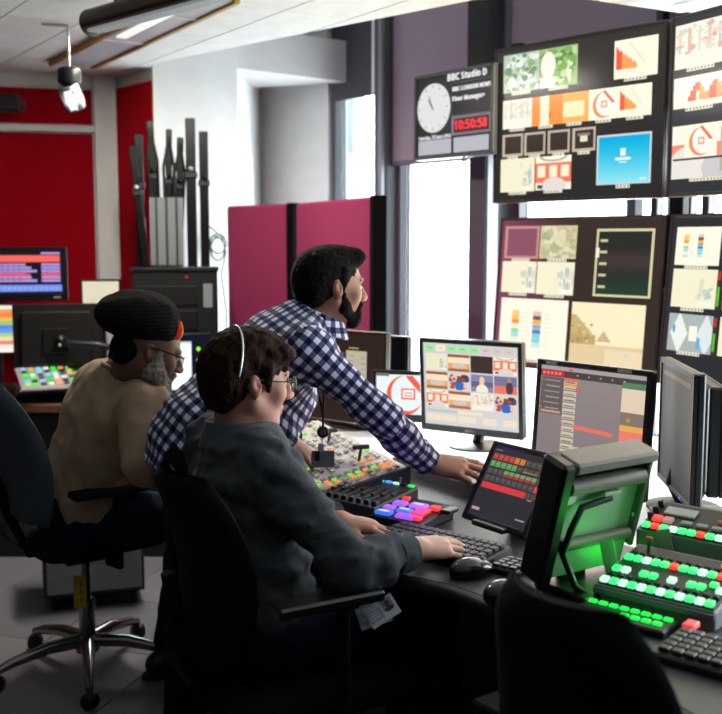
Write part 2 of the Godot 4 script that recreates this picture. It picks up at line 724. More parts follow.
	# vertical slats seen between the blinds above the screens and in the gap between the rows of screens
	for k in 4:
		part("trim_slat", Shape.new().box(Vector3(0.035, 3.0, 0.05), Transform3D(Basis(), Vector3(0.02 + k * 0.085, 1.7, 0.04)), 0.004).mesh(), col("#26262b" if k != 1 else "#5a3a48", 0.5), null, W)
	for o in get_children():
		if str(o.name).begins_with("trim_slat"):
			o.set_meta("kind", "structure")
			o.set_meta("label", "dark vertical window slat behind the video wall")
			o.set_meta("group", "window slats behind the video wall")

	# column with a red side, alcove, red back wall, and the unseen rest of the room
	var q0 := Vector2(-0.673, -7.11)
	var q1 := Vector2(-0.69, -5.93)
	var q2 := Vector2(-1.093, -5.60)
	var q3 := Vector2(-1.37, -5.93)
	var q4 := Vector2(-4.0, -5.22)
	wall_between("wall_alcove", q0 + Vector2(0, -0.1), q1, 0.0, 3.3, white, "white side wall of the window alcove", 0.1)
	wall_between("wall_column", q1, q2, 0.0, 3.3, white, "bright white column face behind the stands", 0.18)
	structure("trim_1", Shape.new().prism(PackedVector2Array([q1 + Vector2(0.0, 0.0), q1 + Vector2(0.075, -0.062), q1 + Vector2(0.06, -0.09), q1 + Vector2(-0.02, -0.03)]), 0.0, 1.98).mesh(), white, "narrow white strip beside the column")
	var side := wall_between("wall_side", q2, q3, 0.0, 3.3, white, "red fabric side of the column")
	var d23 := (q3 - q2).normalized()
	var in23 := Vector2(d23.y, -d23.x)
	var pan := Shape.new()
	pan.prism(PackedVector2Array([q2 + d23 * 0.008, q3 - d23 * 0.0, q3 + in23 * 0.012, q2 + d23 * 0.008 + in23 * 0.012]), 0.1, 2.335, Transform3D(), 0.003)
	part("fabric_panel", pan.mesh(), cloth("#c2001a", 12, 5.0, 0.03), side)
	structure("trim_2", Shape.new().tube([Vector3(q2.x, 0.0, q2.y) + Vector3(0, 0, 0.004), Vector3(q2.x, CEILING_Y, q2.y) + Vector3(0, 0, 0.004)], 0.005, 8).mesh(), col("#d8d0b4", 0.5), "thin pale corner bead on the column")
	var back := wall_between("wall_back", q3, q4, 0.0, CEILING_Y, white, "red panelled back wall with white battens")
	var db := (q4 - q3).normalized()
	var ib := Vector2(db.y, -db.x)
	for y in [[0.1, 2.085], [2.135, 2.325]]:
		var r := Shape.new()
		for k in 2:
			var a: float = 0.13 + k * 1.25
			r.prism(PackedVector2Array([q3 + db * a, q3 + db * (a + 1.235), q3 + db * (a + 1.235) + ib * 0.01, q3 + db * a + ib * 0.01]), y[0], y[1], Transform3D(), 0.003)
			part("fabric_panel", r.mesh(), red, back)
			r = Shape.new()
	var bat := Shape.new()
	bat.prism(PackedVector2Array([q3 + db * 0.11, q4, q4 + ib * 0.03, q3 + db * 0.11 + ib * 0.03]), 2.093, 2.127, Transform3D(), 0.004)
	part("batten", bat.mesh(), white, back)
	var post := Shape.new()
	post.prism(PackedVector2Array([q3, q3 + db * 0.118, q3 + db * 0.118 + ib * 0.05, q3 + ib * 0.05]), 0.0, CEILING_Y, Transform3D(), 0.006)
	part("post", post.mesh(), white, back)
	var top := Shape.new()
	top.prism(PackedVector2Array([q3, q4, q4 + ib * 0.02, q3 + ib * 0.02]), 2.335, CEILING_Y, Transform3D(), 0.004)
	part("batten", top.mesh(), white, back)
	wall_between("wall_left", q4, Vector2(-4.0, 2.2), 0.0, CEILING_Y, dark, "dark wall to the left of the room")
	wall_between("wall_rear", Vector2(-4.0, 2.2), Vector2(4.4, 2.2), 0.0, CEILING_Y, dark, "dark wall behind the camera")
	wall_between("wall_right", Vector2(4.4, 2.2), Vector2(4.4, -1.2), 0.0, 3.3, dark, "dark wall to the right of the room")

	# ceiling: a lowered plank ceiling that stops short of the windows, and the slab above it
	var edge := PackedVector2Array([Vector2(-4.2, 2.4), Vector2(4.5, 2.4), Vector2(4.5, -0.6), Vector2(2.6, -2.95), Vector2(1.32, -4.30), Vector2(0.74, -3.98), Vector2(0.425, -4.05), Vector2(-0.58, -5.0), Vector2(-1.05, -5.45), Vector2(-1.14, -5.67), Vector2(-1.32, -6.0), Vector2(-4.2, -5.3)])
	var up := structure("ceiling", Shape.new().prism(edge, CEILING_Y + 0.012, 3.2).mesh(), white, "white plank ceiling dropped over the desks")
	structure("ceiling_slab", block(10.5, 0.15, 11.0, 0.0), col("#c8c8c8", 0.9), "pale slab above the window zone", put(0.2, 3.385, -2.6))
	var plank_m := white.duplicate()
	plank_m.albedo_color = Color(0.93, 0.93, 0.92)
	var C := Basis(Vector3(0.55, 0, 0.835), Vector3.UP, Vector3(-0.835, 0, 0.55))
	var o := Vector3(-1.40, CEILING_Y, -5.40)
	for i in range(-2, 9):
		for j in range(-1, 3):
			var u0 := 1.32 * j + (0.66 if i % 2 else 0.0) - 0.4
			var rect := PackedVector2Array()
			for k in [[u0, i * 0.3], [u0 + 1.314, i * 0.3], [u0 + 1.314, i * 0.3 + 0.292], [u0, i * 0.3 + 0.292]]:
				var p: Vector3 = o + C * Vector3(k[0], 0, -k[1] + 0.62)
				rect.append(Vector2(p.x, p.z))
			for clipped in Geometry2D.intersect_polygons(rect, edge):
				var cen := Vector2()
				for p in clipped:
					cen += p / clipped.size()
				if cen.y > -2.9 or cen.x < -3.3:
					continue
				part("ceiling_plank", Shape.new().prism(clipped, CEILING_Y, CEILING_Y + 0.011).mesh(), plank_m, up)
	# boxed duct from the column to the window
	var bx := Shape.new()
	var nrm := Vector2(0.643, 0.766)
	var e0 := Vector2(-0.72, -5.91)
	var e1 := Vector2(-0.06, -6.455)
	bx.prism(PackedVector2Array([e0, e1, e1 - nrm * 0.55 + Vector2(-0.3, 0.2), e0 - nrm * 1.0]), 2.45, 2.69, Transform3D(), 0.004)
	structure("ceiling_duct", bx.mesh(), white, "white boxed duct reaching from the column to the window")

	# outside
	structure("ground", block(80, 0.2, 80, 0.0), col("#b8bbbb", 0.9), "pale paved ground far below the windows", put(0, -6.0, -20))
	var bld := Node3D.new()
	bld.name = "building"
	add_child(bld)
	tag(bld, "grey office building across the street seen through the far narrow window", "building")
	bld.position = Vector3(-2.25, -6.0, -14.0)
	part("facade", block(4.6, 10.5, 3.0, 0.02), col("#9aa4a8", 0.7), bld, put(0, 5.25, -1.5))
	for k in 4:
		part("window_band", block(4.3, 0.9, 0.06), col("#55606a", 0.15, 0.2), bld, put(0, 3.4 + 1.9 * k, 0.0))
		part("ledge", block(4.8, 0.16, 0.4), col("#c5cccd", 0.7), bld, put(0, 4.3 + 1.9 * k, 0.1))

func build_ceiling_fittings():
	# round-backed pendant strip light
	var a := Vector3(-1.02, 2.315, -4.045)
	var b := Vector3(-0.40, 2.315, -3.43)
	var mid := (a + b) / 2
	var t := thing("pendant_light", "dark bronze half-round strip light slung under the ceiling", "light", Vector3(mid.x, 2.26, mid.z))
	t.basis = Basis((b - a).normalized(), Vector3.UP, (b - a).normalized().cross(Vector3.UP))
	var len := a.distance_to(b)
	var rings := []
	for x in [-len / 2, len / 2]:
		var ring := []
		for k in 15:
			var ang := deg_to_rad(-35.0 + 250.0 * k / 14)
			ring.append(Vector3(x, 0.055 + sin(ang) * 0.05, cos(ang) * 0.05))
		rings.append(ring)
	part("housing", Shape.new().skin(rings).mesh(), col("#46382e", 0.35, 0.5), t)
	part("diffuser", block(len - 0.04, 0.012, 0.06), glow("#e6f2f2", 0.25), t, put(0, 0.022, 0))
	for x in [-len / 2 + 0.004, len / 2 - 0.004]:
		part("end_cap", Shape.new().lathe([[0.0, -0.004], [0.051, -0.004], [0.051, 0.004], [0.0, 0.004]], 20, Transform3D(Basis(Vector3.BACK, PI / 2), Vector3(x, 0.055, 0))).mesh(), col("#2c2621", 0.5), t)
	for x in [-len * 0.3, len * 0.3]:
		part("hanger", Shape.new().tube([Vector3(x, 0.1, 0), Vector3(x, 0.142, 0)], 0.008, 8).mesh(), col("#55504a", 0.5), t)
	var strip := AreaLight3D.new()
	strip.name = "strip_glow"
	strip.area_size = Vector2(len - 0.06, 0.05)
	strip.light_energy = 0.10
	strip.area_range = 12.0
	strip.area_attenuation = 2.0
	strip.shadow_enabled = true
	add_child(strip)
	strip.transform = Transform3D(Basis(t.basis.x, -t.basis.z, Vector3.UP), Vector3(mid.x, 2.262, mid.z))
	# recessed louvre light with gilded rails
	var r := thing("recessed_light", "recessed grey ceiling light between two gilt rails", "light", Vector3(-1.02, CEILING_Y, -4.72))
	r.basis = Basis(Vector3(0.523, 0, 0.852), Vector3.UP, Vector3(-0.852, 0, 0.523))
	part("tray", block(1.75, 0.012, 0.20), col("#b5b1b8", 0.4), r, put(0, -0.006, 0))
	for z in [-0.108, 0.108]:
		part("rail", block(1.78, 0.022, 0.026), col("#b79a5c", 0.35, 0.7), r, put(0, -0.010, z))
	for k in 2:
		part("joint_strip", block(0.012, 0.012, 0.19, 0.001), col("#d9d9d9", 0.5), r, put(-0.10 + 0.62 * k, -0.012, 0))
	part("tube", block(0.7, 0.010, 0.05), glow("#f5f6f0", 1.0), r, put(0.35, -0.014, 0.04))
	var ra := AreaLight3D.new()
	ra.name = "recessed_glow"
	ra.area_size = Vector2(0.7, 0.05)
	ra.light_energy = 3.2
	ra.light_color = Color(1.0, 0.96, 0.9)
	ra.area_range = 12.0
	ra.area_attenuation = 2.0
	ra.shadow_enabled = true
	add_child(ra)
	ra.transform = r.transform * Transform3D(Basis(Vector3.RIGHT, -PI / 2), Vector3(0.35, -0.026, 0.04))
	# little spot camera lamp on a drop rod
	var s := thing("ceiling_spot", "small black and clear spotlight hanging from a thin rod", "spotlight", at(70, 92, 4.5))
	var top_y: float = CEILING_Y - s.position.y
	part("rod", Shape.new().tube([Vector3(0, 0.10, 0), Vector3(0, top_y - 0.004, 0)], 0.005, 8).mesh(), col("#b8b0a8", 0.4, 0.5), s)
	part("ceiling_arm", Shape.new().tube([Vector3(0.0, top_y - 0.006, 0), Vector3(-0.1, top_y - 0.006, 0.04)], 0.006, 8).mesh(), col("#b8b0a8", 0.4, 0.5), s)
	var lean := Basis(Vector3.BACK, 0.25) * Basis(Vector3.RIGHT, 0.5)
	part("yoke", Shape.new().lathe([[0.0, 0.03], [0.036, 0.03], [0.05, 0.04], [0.05, 0.09], [0.04, 0.10], [0.0, 0.10]], 18).mesh(), col("#141414", 0.4), s)
	part("lamp_head", Shape.new().lathe([[0.0, 0.03], [0.045, 0.03], [0.048, -0.04], [0.042, -0.075], [0.0, -0.08]], 18, Transform3D(lean, Vector3())).mesh(), col("#8c9094", 0.25, 0.6), s)
	part("lens", block(0.032, 0.085, 0.012), glow("#dff4f2", 1.1), s, Transform3D(lean, lean * Vector3(0, -0.022, 0.046)))
	var sp := SpotLight3D.new()
	sp.name = "spot_glow"
	sp.light_energy = 0.12
	sp.light_size = 0.03
	sp.spot_angle = 50
	sp.spot_range = 8
	sp.spot_attenuation = 2.0
	sp.shadow_enabled = true
	add_child(sp)
	sp.transform = Transform3D(lean, s.position + lean * Vector3(0, -0.022, 0.06))
	# loudspeaker high on the back wall
	var l := thing("wall_speaker", "small black loudspeaker high on the red wall", "speaker", at(2, 103, 5.55), 0.3)
	part("cabinet", block(0.18, 0.09, 0.10, 0.008), col("#0d0d0e", 0.6), l)
	part("grille", block(0.16, 0.075, 0.012), col("#1b1b1d", 0.9), l, put(0, 0, 0.052))
	part("bracket", block(0.03, 0.03, 0.14), col("#151515", 0.5), l, put(0.105, -0.005, -0.05))

# ---------------------------------------------------------------- desks
const EDGE := [Vector2(0.72, -1.20), Vector2(0.531, -1.603), Vector2(0.40, -1.90), Vector2(0.302, -2.107), Vector2(0.20, -2.235), Vector2(0.089, -2.304), Vector2(-0.03, -2.43), Vector2(-0.13, -2.62), Vector2(-0.215, -2.85), Vector2(-0.29, -3.10), Vector2(-0.36, -3.40), Vector2(-0.42, -3.75), Vector2(-0.46, -4.15)]
const BACK := [Vector2(1.30, -1.52), Vector2(0.86, -2.20), Vector2(0.40, -2.96), Vector2(0.12, -3.43), Vector2(-0.08, -3.82), Vector2(-0.2, -4.2)]

func build_desks():
	var top_m := StandardMaterial3D.new()
	top_m.albedo_color = Color("#34363b")
	top_m.roughness = 0.5
	top_m.albedo_texture = noise_tex(0.3, 31, Color(0.86, 0.86, 0.88), Color.WHITE)
	top_m.uv1_triplanar = true
	top_m.uv1_scale = Vector3.ONE * 3.0
	var black := col("#0b0b0d", 0.7)
	var o := Vector3(0.1, 0, -2.9)
	var t := thing("console_desk", "long curved charcoal control desk that the two men work at", "desk", o)
	var line := PackedVector2Array()
	for p in EDGE:
		line.append(Vector2(p.x - o.x, p.y - o.z))
	for k in BACK.size():
		var p: Vector2 = BACK[BACK.size() - 1 - k]
		line.append(Vector2(p.x - o.x, p.y - o.z))
	part("worktop", Shape.new().prism(line, 0.705, 0.74, Transform3D(), 0.006).mesh(), top_m, t)
	var panel := PackedVector2Array()
	var rear := PackedVector2Array()
	for k in BACK.size():
		panel.append(BACK[k] - Vector2(o.x, o.z) + Vector2(-0.10, -0.05))
	for k in range(BACK.size() - 1, -1, -1):
		panel.append(BACK[k] - Vector2(o.x, o.z) + Vector2(-0.13, -0.065))
	part("modesty_panel", Shape.new().prism(panel, 0.0, 0.705).mesh(), black, t)
	for p in [Vector2(0.66, -1.62), Vector2(-0.26, -3.55)]:
		part("leg", block(0.05, 0.705, 0.5, 0.006), black, t, put(p.x - o.x + 0.1, 0.3525, p.y - o.z, Basis(Vector3.UP, 0.9)))
	part("edge_strip", Shape.new().tube(EDGE.map(func(p): return Vector3(p.x - o.x, 0.7225, p.y - o.z)), 0.017, 8).mesh(), col("#17181b", 0.5), t)
	# pale shelf behind, below the screens
	var o2 := Vector3(0.7, 0, -3.6)
	var shelf := PackedVector2Array()
	for k in BACK.size():
		shelf.append(BACK[k] - Vector2(o2.x, o2.z) + Vector2(0.004, -0.003))
	for p in [Vector2(0.14, -4.33), Vector2(0.2, -4.70), Vector2(0.62, -4.62), Vector2(1.15, -3.98), Vector2(2.1, -2.75)]:
		shelf.append(p - Vector2(o2.x, o2.z))
	var s := thing("rear_shelf", "pale shelf behind the control desk under the screens", "shelf", o2)
	part("worktop", Shape.new().prism(shelf, 0.70, 0.74, Transform3D(), 0.004).mesh(), col("#d7dcde", 0.35), s)
	for p in [Vector2(0.28, -4.52), Vector2(0.7, -4.35), Vector2(1.2, -3.6), Vector2(1.7, -2.6)]:
		part("leg", block(0.06, 0.70, 0.06), black, s, put(p.x - o2.x, 0.35, p.y - o2.z))
	# left counter
	var o3 := Vector3(-1.6, 0, -4.95)
	var c := thing("side_counter", "straight dark counter along the red wall with a wood front edge", "desk", o3)
	part("worktop", Shape.new().prism(PackedVector2Array([Vector2(-1.3, 0.15), Vector2(1.06, 0.15), Vector2(1.06, -0.15), Vector2(0.38, -0.15), Vector2(0.38, -0.60), Vector2(-1.3, -0.44)]), 0.70, 0.74, Transform3D(), 0.004).mesh(), top_m, c)
	var wood := StandardMaterial3D.new()
	wood.albedo_color = Color("#8a5f42")
	wood.roughness = 0.5
	wood.albedo_texture = noise_tex(0.05, 33, Color(0.7, 0.62, 0.55), Color.WHITE)
	wood.uv1_triplanar = true
	wood.uv1_scale = Vector3(1, 14, 1)
	part("edge_strip", block(2.36, 0.04, 0.02), wood, c, put(-0.12, 0.72, 0.161))
	part("front_panel", block(2.36, 0.70, 0.03), col("#0e1016", 0.6), c, put(-0.12, 0.35, 0.12))
	for x in [-1.27, 1.03]:
		part("side_panel", block(0.03, 0.70, 0.24), black, c, put(x, 0.35, -0.02))

# ---------------------------------------------------------------- pictures on the screens
const CREAM := Color(1.0, 0.98, 0.88)

func speck(im: Image, u0: float, v0: float, u1: float, v1: float, tones: Array, n: int, seed_: int, size := 0.12):
	var r := RandomNumberGenerator.new()
	r.seed = seed_
	for i in n:
		var w := (u1 - u0) * size * r.randf_range(0.4, 1.4)
		var h := (v1 - v0) * size * r.randf_range(0.4, 1.4)
		var x := r.randf_range(u0, u1 - w)
		var y := r.randf_range(v0, v1 - h)
		dab(im, x + w / 2, y + h / 2, w / 2, h / 2, tones[r.randi() % tones.size()])

func caption(im: Image, u: float, v: float, w: float):
	ink(im, u - w / 2, v, u + w / 2, v + 0.022, "#e8e6d2")
	for k in int(w / 0.02):
		ink(im, u - w / 2 + 0.006 + k * 0.02, v + 0.006, u - w / 2 + 0.015 + k * 0.02, v + 0.016, "#8a8878")

func feed(im: Image, kind: String, u0: float, v0: float, u1: float, v1: float, named := true):
	var du := u1 - u0
	var dv := v1 - v0
	clip = Rect2(u0, v0, du, dv)
	ink(im, u0, v0, u1, v1, CREAM)
	match kind:
		"garden":
			ink(im, u0, v0, u1, v1, "#b9cbb0")
			speck(im, u0, v0, u1, v1, ["#8fb07c", "#dfe8dd", "#6d9463", "#cfd8cf", "#e9efe9"], 90, int(u0 * 900), 0.16)
		"portrait":
			ink(im, u0, v0, u1, v1, "#9ec27c")
			speck(im, u0, v0, u1, v1, ["#5f9440", "#7fae5a", "#c3d9a4", "#e6ecd0"], 60, int(u0 * 700), 0.18)
			dab(im, u0 + du * 0.22, v0 + dv * 0.42, du * 0.2, dv * 0.34, "#f7f1e0")
			ink(im, u0, v0 + dv * 0.72, u0 + du * 0.42, v1, "#f4efdf")
		"chart":
			for k in 14:
				var x := u0 + du * (0.04 + 0.035 * k)
				ink(im, x, v0 + dv * (0.16 + 0.034 * k + 0.03 * (k % 3)), x + du * 0.036, v0 + dv * 0.76, "#ff5a3c" if k < 3 + (k % 2) else "#ffa45c")
			ink(im, u0, v0 + dv * 0.76, u1, v1, "#fff6e0")
			for k in 12:
				ink(im, u0 + du * (0.36 + 0.03 * k), v0 + dv * (0.1 + 0.05 * k), u0 + du * (0.40 + 0.03 * k), v0 + dv * (0.13 + 0.05 * k), "#f3c9b4")
		"skyline":
			for k in 16:
				var x := u0 + du * (0.28 + 0.045 * k)
				var hh := 0.2 + 0.6 * absf(sin(k * 0.42))
				ink(im, x, v0 + dv * (0.78 - hh * 0.7), x + du * 0.046, v0 + dv * 0.8, "#ff5a3c" if k < 5 or (k > 8 and k < 12) else "#ff9a4e")
			ink(im, u0 + du * 0.44, v0 + dv * 0.5, u0 + du * 0.5, v0 + dv * 0.8, "#fff3dc")
		"studio":
			ink(im, u0, v0, u1, v1, "#fff6e4")
			for k in 5:
				ink(im, u0 + du * (0.06 + 0.19 * k), v0 + dv * 0.1, u0 + du * (0.12 + 0.19 * k), v0 + dv * 0.66, ["#e7d9c3", "#f0b9a0", "#dfe5d4", "#efc7b0", "#c9d6d2"][k])
			speck(im, u0, v0, u1, v0 + dv * 0.7, ["#e4b7a4", "#dfe3d2", "#cfe0d8", "#f6d9c8"], 26, int(u1 * 500), 0.14)
		"orange":
			ink(im, u0, v0, u1, v1, "#ff9742")
			ink(im, u0 + du * 0.3, v0, u0 + du * 0.62, v1, "#fff0d0")
			ink(im, u0 + du * 0.62, v0 + dv * 0.55, u0 + du * 0.7, v0 + dv * 0.75, "#ff5a2c")
		"amber":
			ink(im, u0, v0, u1, v1, "#ffb65e")
			ink(im, u0 + du * 0.12, v0 + dv * 0.3, u0 + du * 0.85, v0 + dv * 0.8, "#ffeec0")
			ink(im, u0, v0, u0 + du * 0.1, v1, "#ff9742")
		"roundel":
			dab(im, u0 + du * 0.5, v0 + dv * 0.52, du * 0.36, dv * 0.42, "#ff8a55")
			dab(im, u0 + du * 0.57, v0 + dv * 0.49, du * 0.33, dv * 0.40, "#fffaee")
			ink(im, u0 + du * 0.42, v0 + dv * 0.40, u0 + du * 0.62, v0 + dv * 0.62, "#ff9a78")
			ink(im, u0 + du * 0.46, v0 + dv * 0.45, u0 + du * 0.58, v0 + dv * 0.57, "#fff3e6")
			for k in 8:
				ink(im, u0 + du * (0.48 + 0.04 * k), v0 + dv * (0.08 + 0.05 * k), u0 + du * (0.58 + 0.04 * k), v0 + dv * (0.14 + 0.05 * k), "#ff6a3c")
		"newsdesk":
			dab(im, u0 + du * 0.5, v0, du * 0.4, dv * 0.16, "#b9b89a")
			dab(im, u0 + du * 0.5, v0 - dv * 0.04, du * 0.36, dv * 0.14, "#fff8e8")
			ink(im, u0, v0 + dv * 0.2, u1, v0 + dv * 0.78, "#ff7a62")
			for k in 3:
				ink(im, u0 + du * (0.06 + 0.33 * k), v0 + dv * 0.28, u0 + du * (0.28 + 0.33 * k), v0 + dv * 0.62, "#fff0d2")
			dab(im, u0 + du * 0.52, v0 + dv * 0.92, du * 0.36, dv * 0.3, "#e6ddd6")
			ink(im, u0 + du * 0.05, v0 + dv * 0.84, u0 + du * 0.2, v0 + dv * 0.95, "#5a4a44")
		"map":
			ink(im, u0, v0, u1, v1, "#f4efd0")
			speck(im, u0 + du * 0.55, v0 + dv * 0.1, u1, v1, ["#c9d3c4", "#b9c8c9", "#dfe0c4"], 14, int(v0 * 300) + 3, 0.22)
			ink(im, u0 + du * 0.62, v0 + dv * 0.84, u0 + du * 0.95, v0 + dv * 0.93, "#fbf8ea")
		"meadow":
			ink(im, u0, v0, u1, v1, "#cfcd9c")
			speck(im, u0, v0, u1, v1, ["#b4bf8a", "#dedab0", "#c6b898", "#a6b788", "#e3ddc0"], 60, 77, 0.2)
		"plum":
			ink(im, u0, v0, u1, v1, "#c98f8c")
			ink(im, u0 + du * 0.09, v0 + dv * 0.09, u1 - du * 0.07, v1 - dv * 0.08, "#8a5466")
		"dark":
			ink(im, u0, v0, u1, v1, "#c9b6a4")
			ink(im, u0 + du * 0.11, v0 + dv * 0.11, u1 - du * 0.09, v1 - dv * 0.12, "#3d322e")
		"table":
			ink(im, u0, v0, u1, v1, "#fff8e4")
			var tones := ["#ffcf74", "#ffc26a", "#ff9a48", "#f5efd8", "#8fe08a", "#9fdcf0", "#f5efd8", "#d9d9c8"]
			var tones2 := ["#f0c0b0", "#6a6250", "#ffb04a", "#7ab0d0", "#3f86c6", "#86d0e0", "#7ad8e0", "#cfe8d8"]
			for k in 8:
				ink(im, u0 + du * 0.18, v0 + dv * (0.2 + 0.075 * k), u0 + du * 0.29, v0 + dv * (0.27 + 0.075 * k), tones[k])
				ink(im, u0 + du * 0.5, v0 + dv * (0.2 + 0.075 * k), u0 + du * 0.62, v0 + dv * (0.27 + 0.075 * k), tones2[k])
				for g in [0.33, 0.66]:
					ink(im, u0 + du * g, v0 + dv * (0.23 + 0.075 * k), u0 + du * (g + 0.1), v0 + dv * (0.24 + 0.075 * k), "#e8d8c8")
		"street":
			ink(im, u0, v0, u1, v1, "#faeec6")
			for k in 12:
				ink(im, u0, v0 + dv * (0.2 + 0.03 * k), u0 + du * (0.08 + 0.025 * k), v0 + dv * (0.235 + 0.03 * k), "#cdb37c")
			ink(im, u0, v0 + dv * 0.5, u0 + du * 0.36, v0 + dv * 0.66, "#c2a870")
			speck(im, u0, v0 + dv * 0.3, u0 + du * 0.36, v0 + dv * 0.66, ["#b0965e", "#dcc48e"], 20, 9, 0.12)
			for k in 8:
				ink(im, u0 + du * (0.46 - 0.012 * k), v0 + dv * (0.44 + 0.02 * k), u0 + du * (0.48 + 0.012 * k), v0 + dv * (0.465 + 0.02 * k), "#d0b88c")
			ink(im, u0, v0 + dv * 0.66, u1, v1, "#e6cda0")
			ink(im, u0 + du * 0.5, v0 + dv * 0.72, u1, v1, "#efdcb4")
			ink(im, u0 + du * 0.74, v0 + dv * 0.76, u0 + du * 0.84, v0 + dv * 0.82, "#d6dccc")
		"kites":
			ink(im, u0, v0, u1, v1, "#aeb8b4")
			for k in 24:
				var f := k / 24.0
				var half := 0.11 * (1.0 - absf(f - 0.5) * 2.0) + 0.015
				for c in [[0.25, "#eef2ee"], [0.86, "#dfe9ea"]]:
					ink(im, u0 + du * maxf(0, c[0] - half * 1.6), v0 + dv * f * 0.98, u0 + du * minf(1, c[0] + half * 1.6), v0 + dv * (f * 0.98 + 0.045), c[1])
			ink(im, u0 + du * 0.48, v0 + dv * 0.3, u0 + du * 0.66, v0 + dv * 0.7, "#fbf6e6")
			ink(im, u0 + du * 0.1, v0 + dv * 0.3, u0 + du * 0.16, v0 + dv * 0.5, "#59a8c8")
			ink(im, u0 + du * 0.66, v0 + dv * 0.6, u0 + du * 0.74, v0 + dv * 0.9, "#59b8d8")
		"crimson":
			ink(im, u0, v0, u1, v0 + dv * 0.36, "#fff4e4")
			ink(im, u0, v0 + dv * 0.36, u1, v1, "#ff8f76")
			dab(im, u0 + du * 0.2, v0 + dv * 0.8, du * 0.24, dv * 0.4, "#ece6e0")
			dab(im, u0 + du * 0.55, v0 + dv * 0.82, du * 0.16, dv * 0.22, "#d0ccd0")
			ink(im, u0 + du * 0.24, v0 + dv * 0.42, u0 + du * 0.36, v0 + dv * 0.52, "#50505c")
			ink(im, u0 + du * 0.62, v0 + dv * 0.1, u0 + du * 0.70, v0 + dv * 0.9, "#b7b59c")
		"presenter":
			ink(im, u0, v0, u1, v1, "#8d86b4")
			ink(im, u0, v0 + dv * 0.4, u1, v0 + dv * 0.7, "#6c6480")
			dab(im, u0 + du * 0.5, v0 + dv * 0.34, du * 0.12, dv * 0.26, "#f3d2a8")
			dab(im, u0 + du * 0.5, v0 + dv * 0.95, du * 0.28, dv * 0.42, "#fff0e2")
		"guest":
			ink(im, u0, v0, u1, v1, "#7b77a0")
			ink(im, u0, v0 + dv * 0.55, u1, v1, "#f07c60")
			dab(im, u0 + du * 0.68, v0 + dv * 0.24, du * 0.08, dv * 0.2, "#c98c74")
			dab(im, u0 + du * 0.68, v0 + dv * 0.66, du * 0.16, dv * 0.36, "#57394a")
		"crowd":
			ink(im, u0, v0, u1, v1, "#e9dcd0")
			speck(im, u0, v0, u1, v1, ["#c24a4a", "#40507a", "#5a3a34", "#e8d0c0", "#8a6a5a"], 26, 31, 0.26)
			dab(im, u0 + du * 0.5, v0 + dv * 0.72, du * 0.2, dv * 0.34, "#2c6cc4")
			dab(im, u0 + du * 0.5, v0 + dv * 0.36, du * 0.1, dv * 0.2, "#7a4a34")
		"amberroom":
			ink(im, u0, v0, u1, v1, "#e9b070")
			ink(im, u0, v0, u1, v0 + dv * 0.16, "#a85a28")
			ink(im, u0, v0 + dv * 0.16, u1, v0 + dv * 0.52, "#ffe9cc")
			dab(im, u0 + du * 0.52, v0 + dv * 0.66, du * 0.34, dv * 0.16, "#d8ccc0")
			ink(im, u0, v0 + dv * 0.84, u1, v1, "#b46a30")
	clip = Rect2(0, 0, 1, 1)
	if named:
		caption(im, (u0 + u1) / 2, v1 - 0.002, du * 0.52)

func upper_picture() -> Image:
	var im := canvas(680, 528, "#2f2c2c")
	feed(im, "garden", 0.046, 0.03, 0.285, 0.282)
	feed(im, "portrait", 0.288, 0.03, 0.52, 0.282)
	feed(im, "chart", 0.734, 0.055, 0.972, 0.287)
	var x := [0.046, 0.239, 0.417, 0.593, 0.765, 0.946]
	for k in 5:
		feed(im, ["studio", "orange", "amber", "roundel", "chart"][k], x[k], 0.332, x[k + 1], 0.522)
	for k in 4:
		var u: float = [0.046, 0.192, 0.345, 0.499][k]
		feed(im, "dark", u, 0.56, u + 0.138, 0.71)
	ink(im, 0.545, 0.61, 0.59, 0.65, "#e8e6c4")
	ink(im, 0.530, 0.595, 0.605, 0.612, "#8a8878")
	feed(im, "map", 0.036, 0.725, 0.265, 0.948)
	feed(im, "newsdesk", 0.271, 0.725, 0.496, 0.946)
	ink(im, 0.647, 0.622, 0.953, 0.93, "#cfd8dc")
	for k in 20:
		ink(im, 0.658, 0.634 + 0.0142 * k, 0.942, 0.636 + 0.0142 * (k + 1), Color("#00aee0").lerp(Color("#8fe4f0"), k / 19.0))
	ink(im, 0.782, 0.71, 0.812, 0.755, "#f4ffff")
	ink(im, 0.755, 0.765, 0.840, 0.782, "#e6fbff")
	ink(im, 0.775, 0.79, 0.818, 0.80, "#c8f4fa")
	ink(im, 0.89, 0.895, 0.93, 0.905, "#dffaff")
	caption(im, 0.80, 0.932, 0.08)
	return im

func upper_next_picture() -> Image:
	var im := canvas(680, 528, "#34363a")
	for r in 3:
		var v0: float = [0.035, 0.335, 0.612][r]
		var v1: float = [0.286, 0.512, 0.918][r]
		if r < 2:
			for k in 3:
				feed(im, ["studio", "portrait", "studio", "skyline", "skyline", "roundel"][r * 3 + k], 0.012 + 0.325 * k, v0, 0.325 * (k + 1), v1)
		else:
			for k in 2:
				feed(im, "crimson", 0.012 + 0.48 * k, v0, 0.012 + 0.48 * k + 0.47, v1)
				feed(im, "roundel", 0.09 + 0.48 * k, v0, 0.012 + 0.48 * k + 0.27, v0 + 0.19, false)
				ink(im, 0.02 + 0.48 * k, v0 + 0.19, 0.47 + 0.48 * k, v0 + 0.2, "#4a4440")
	return im

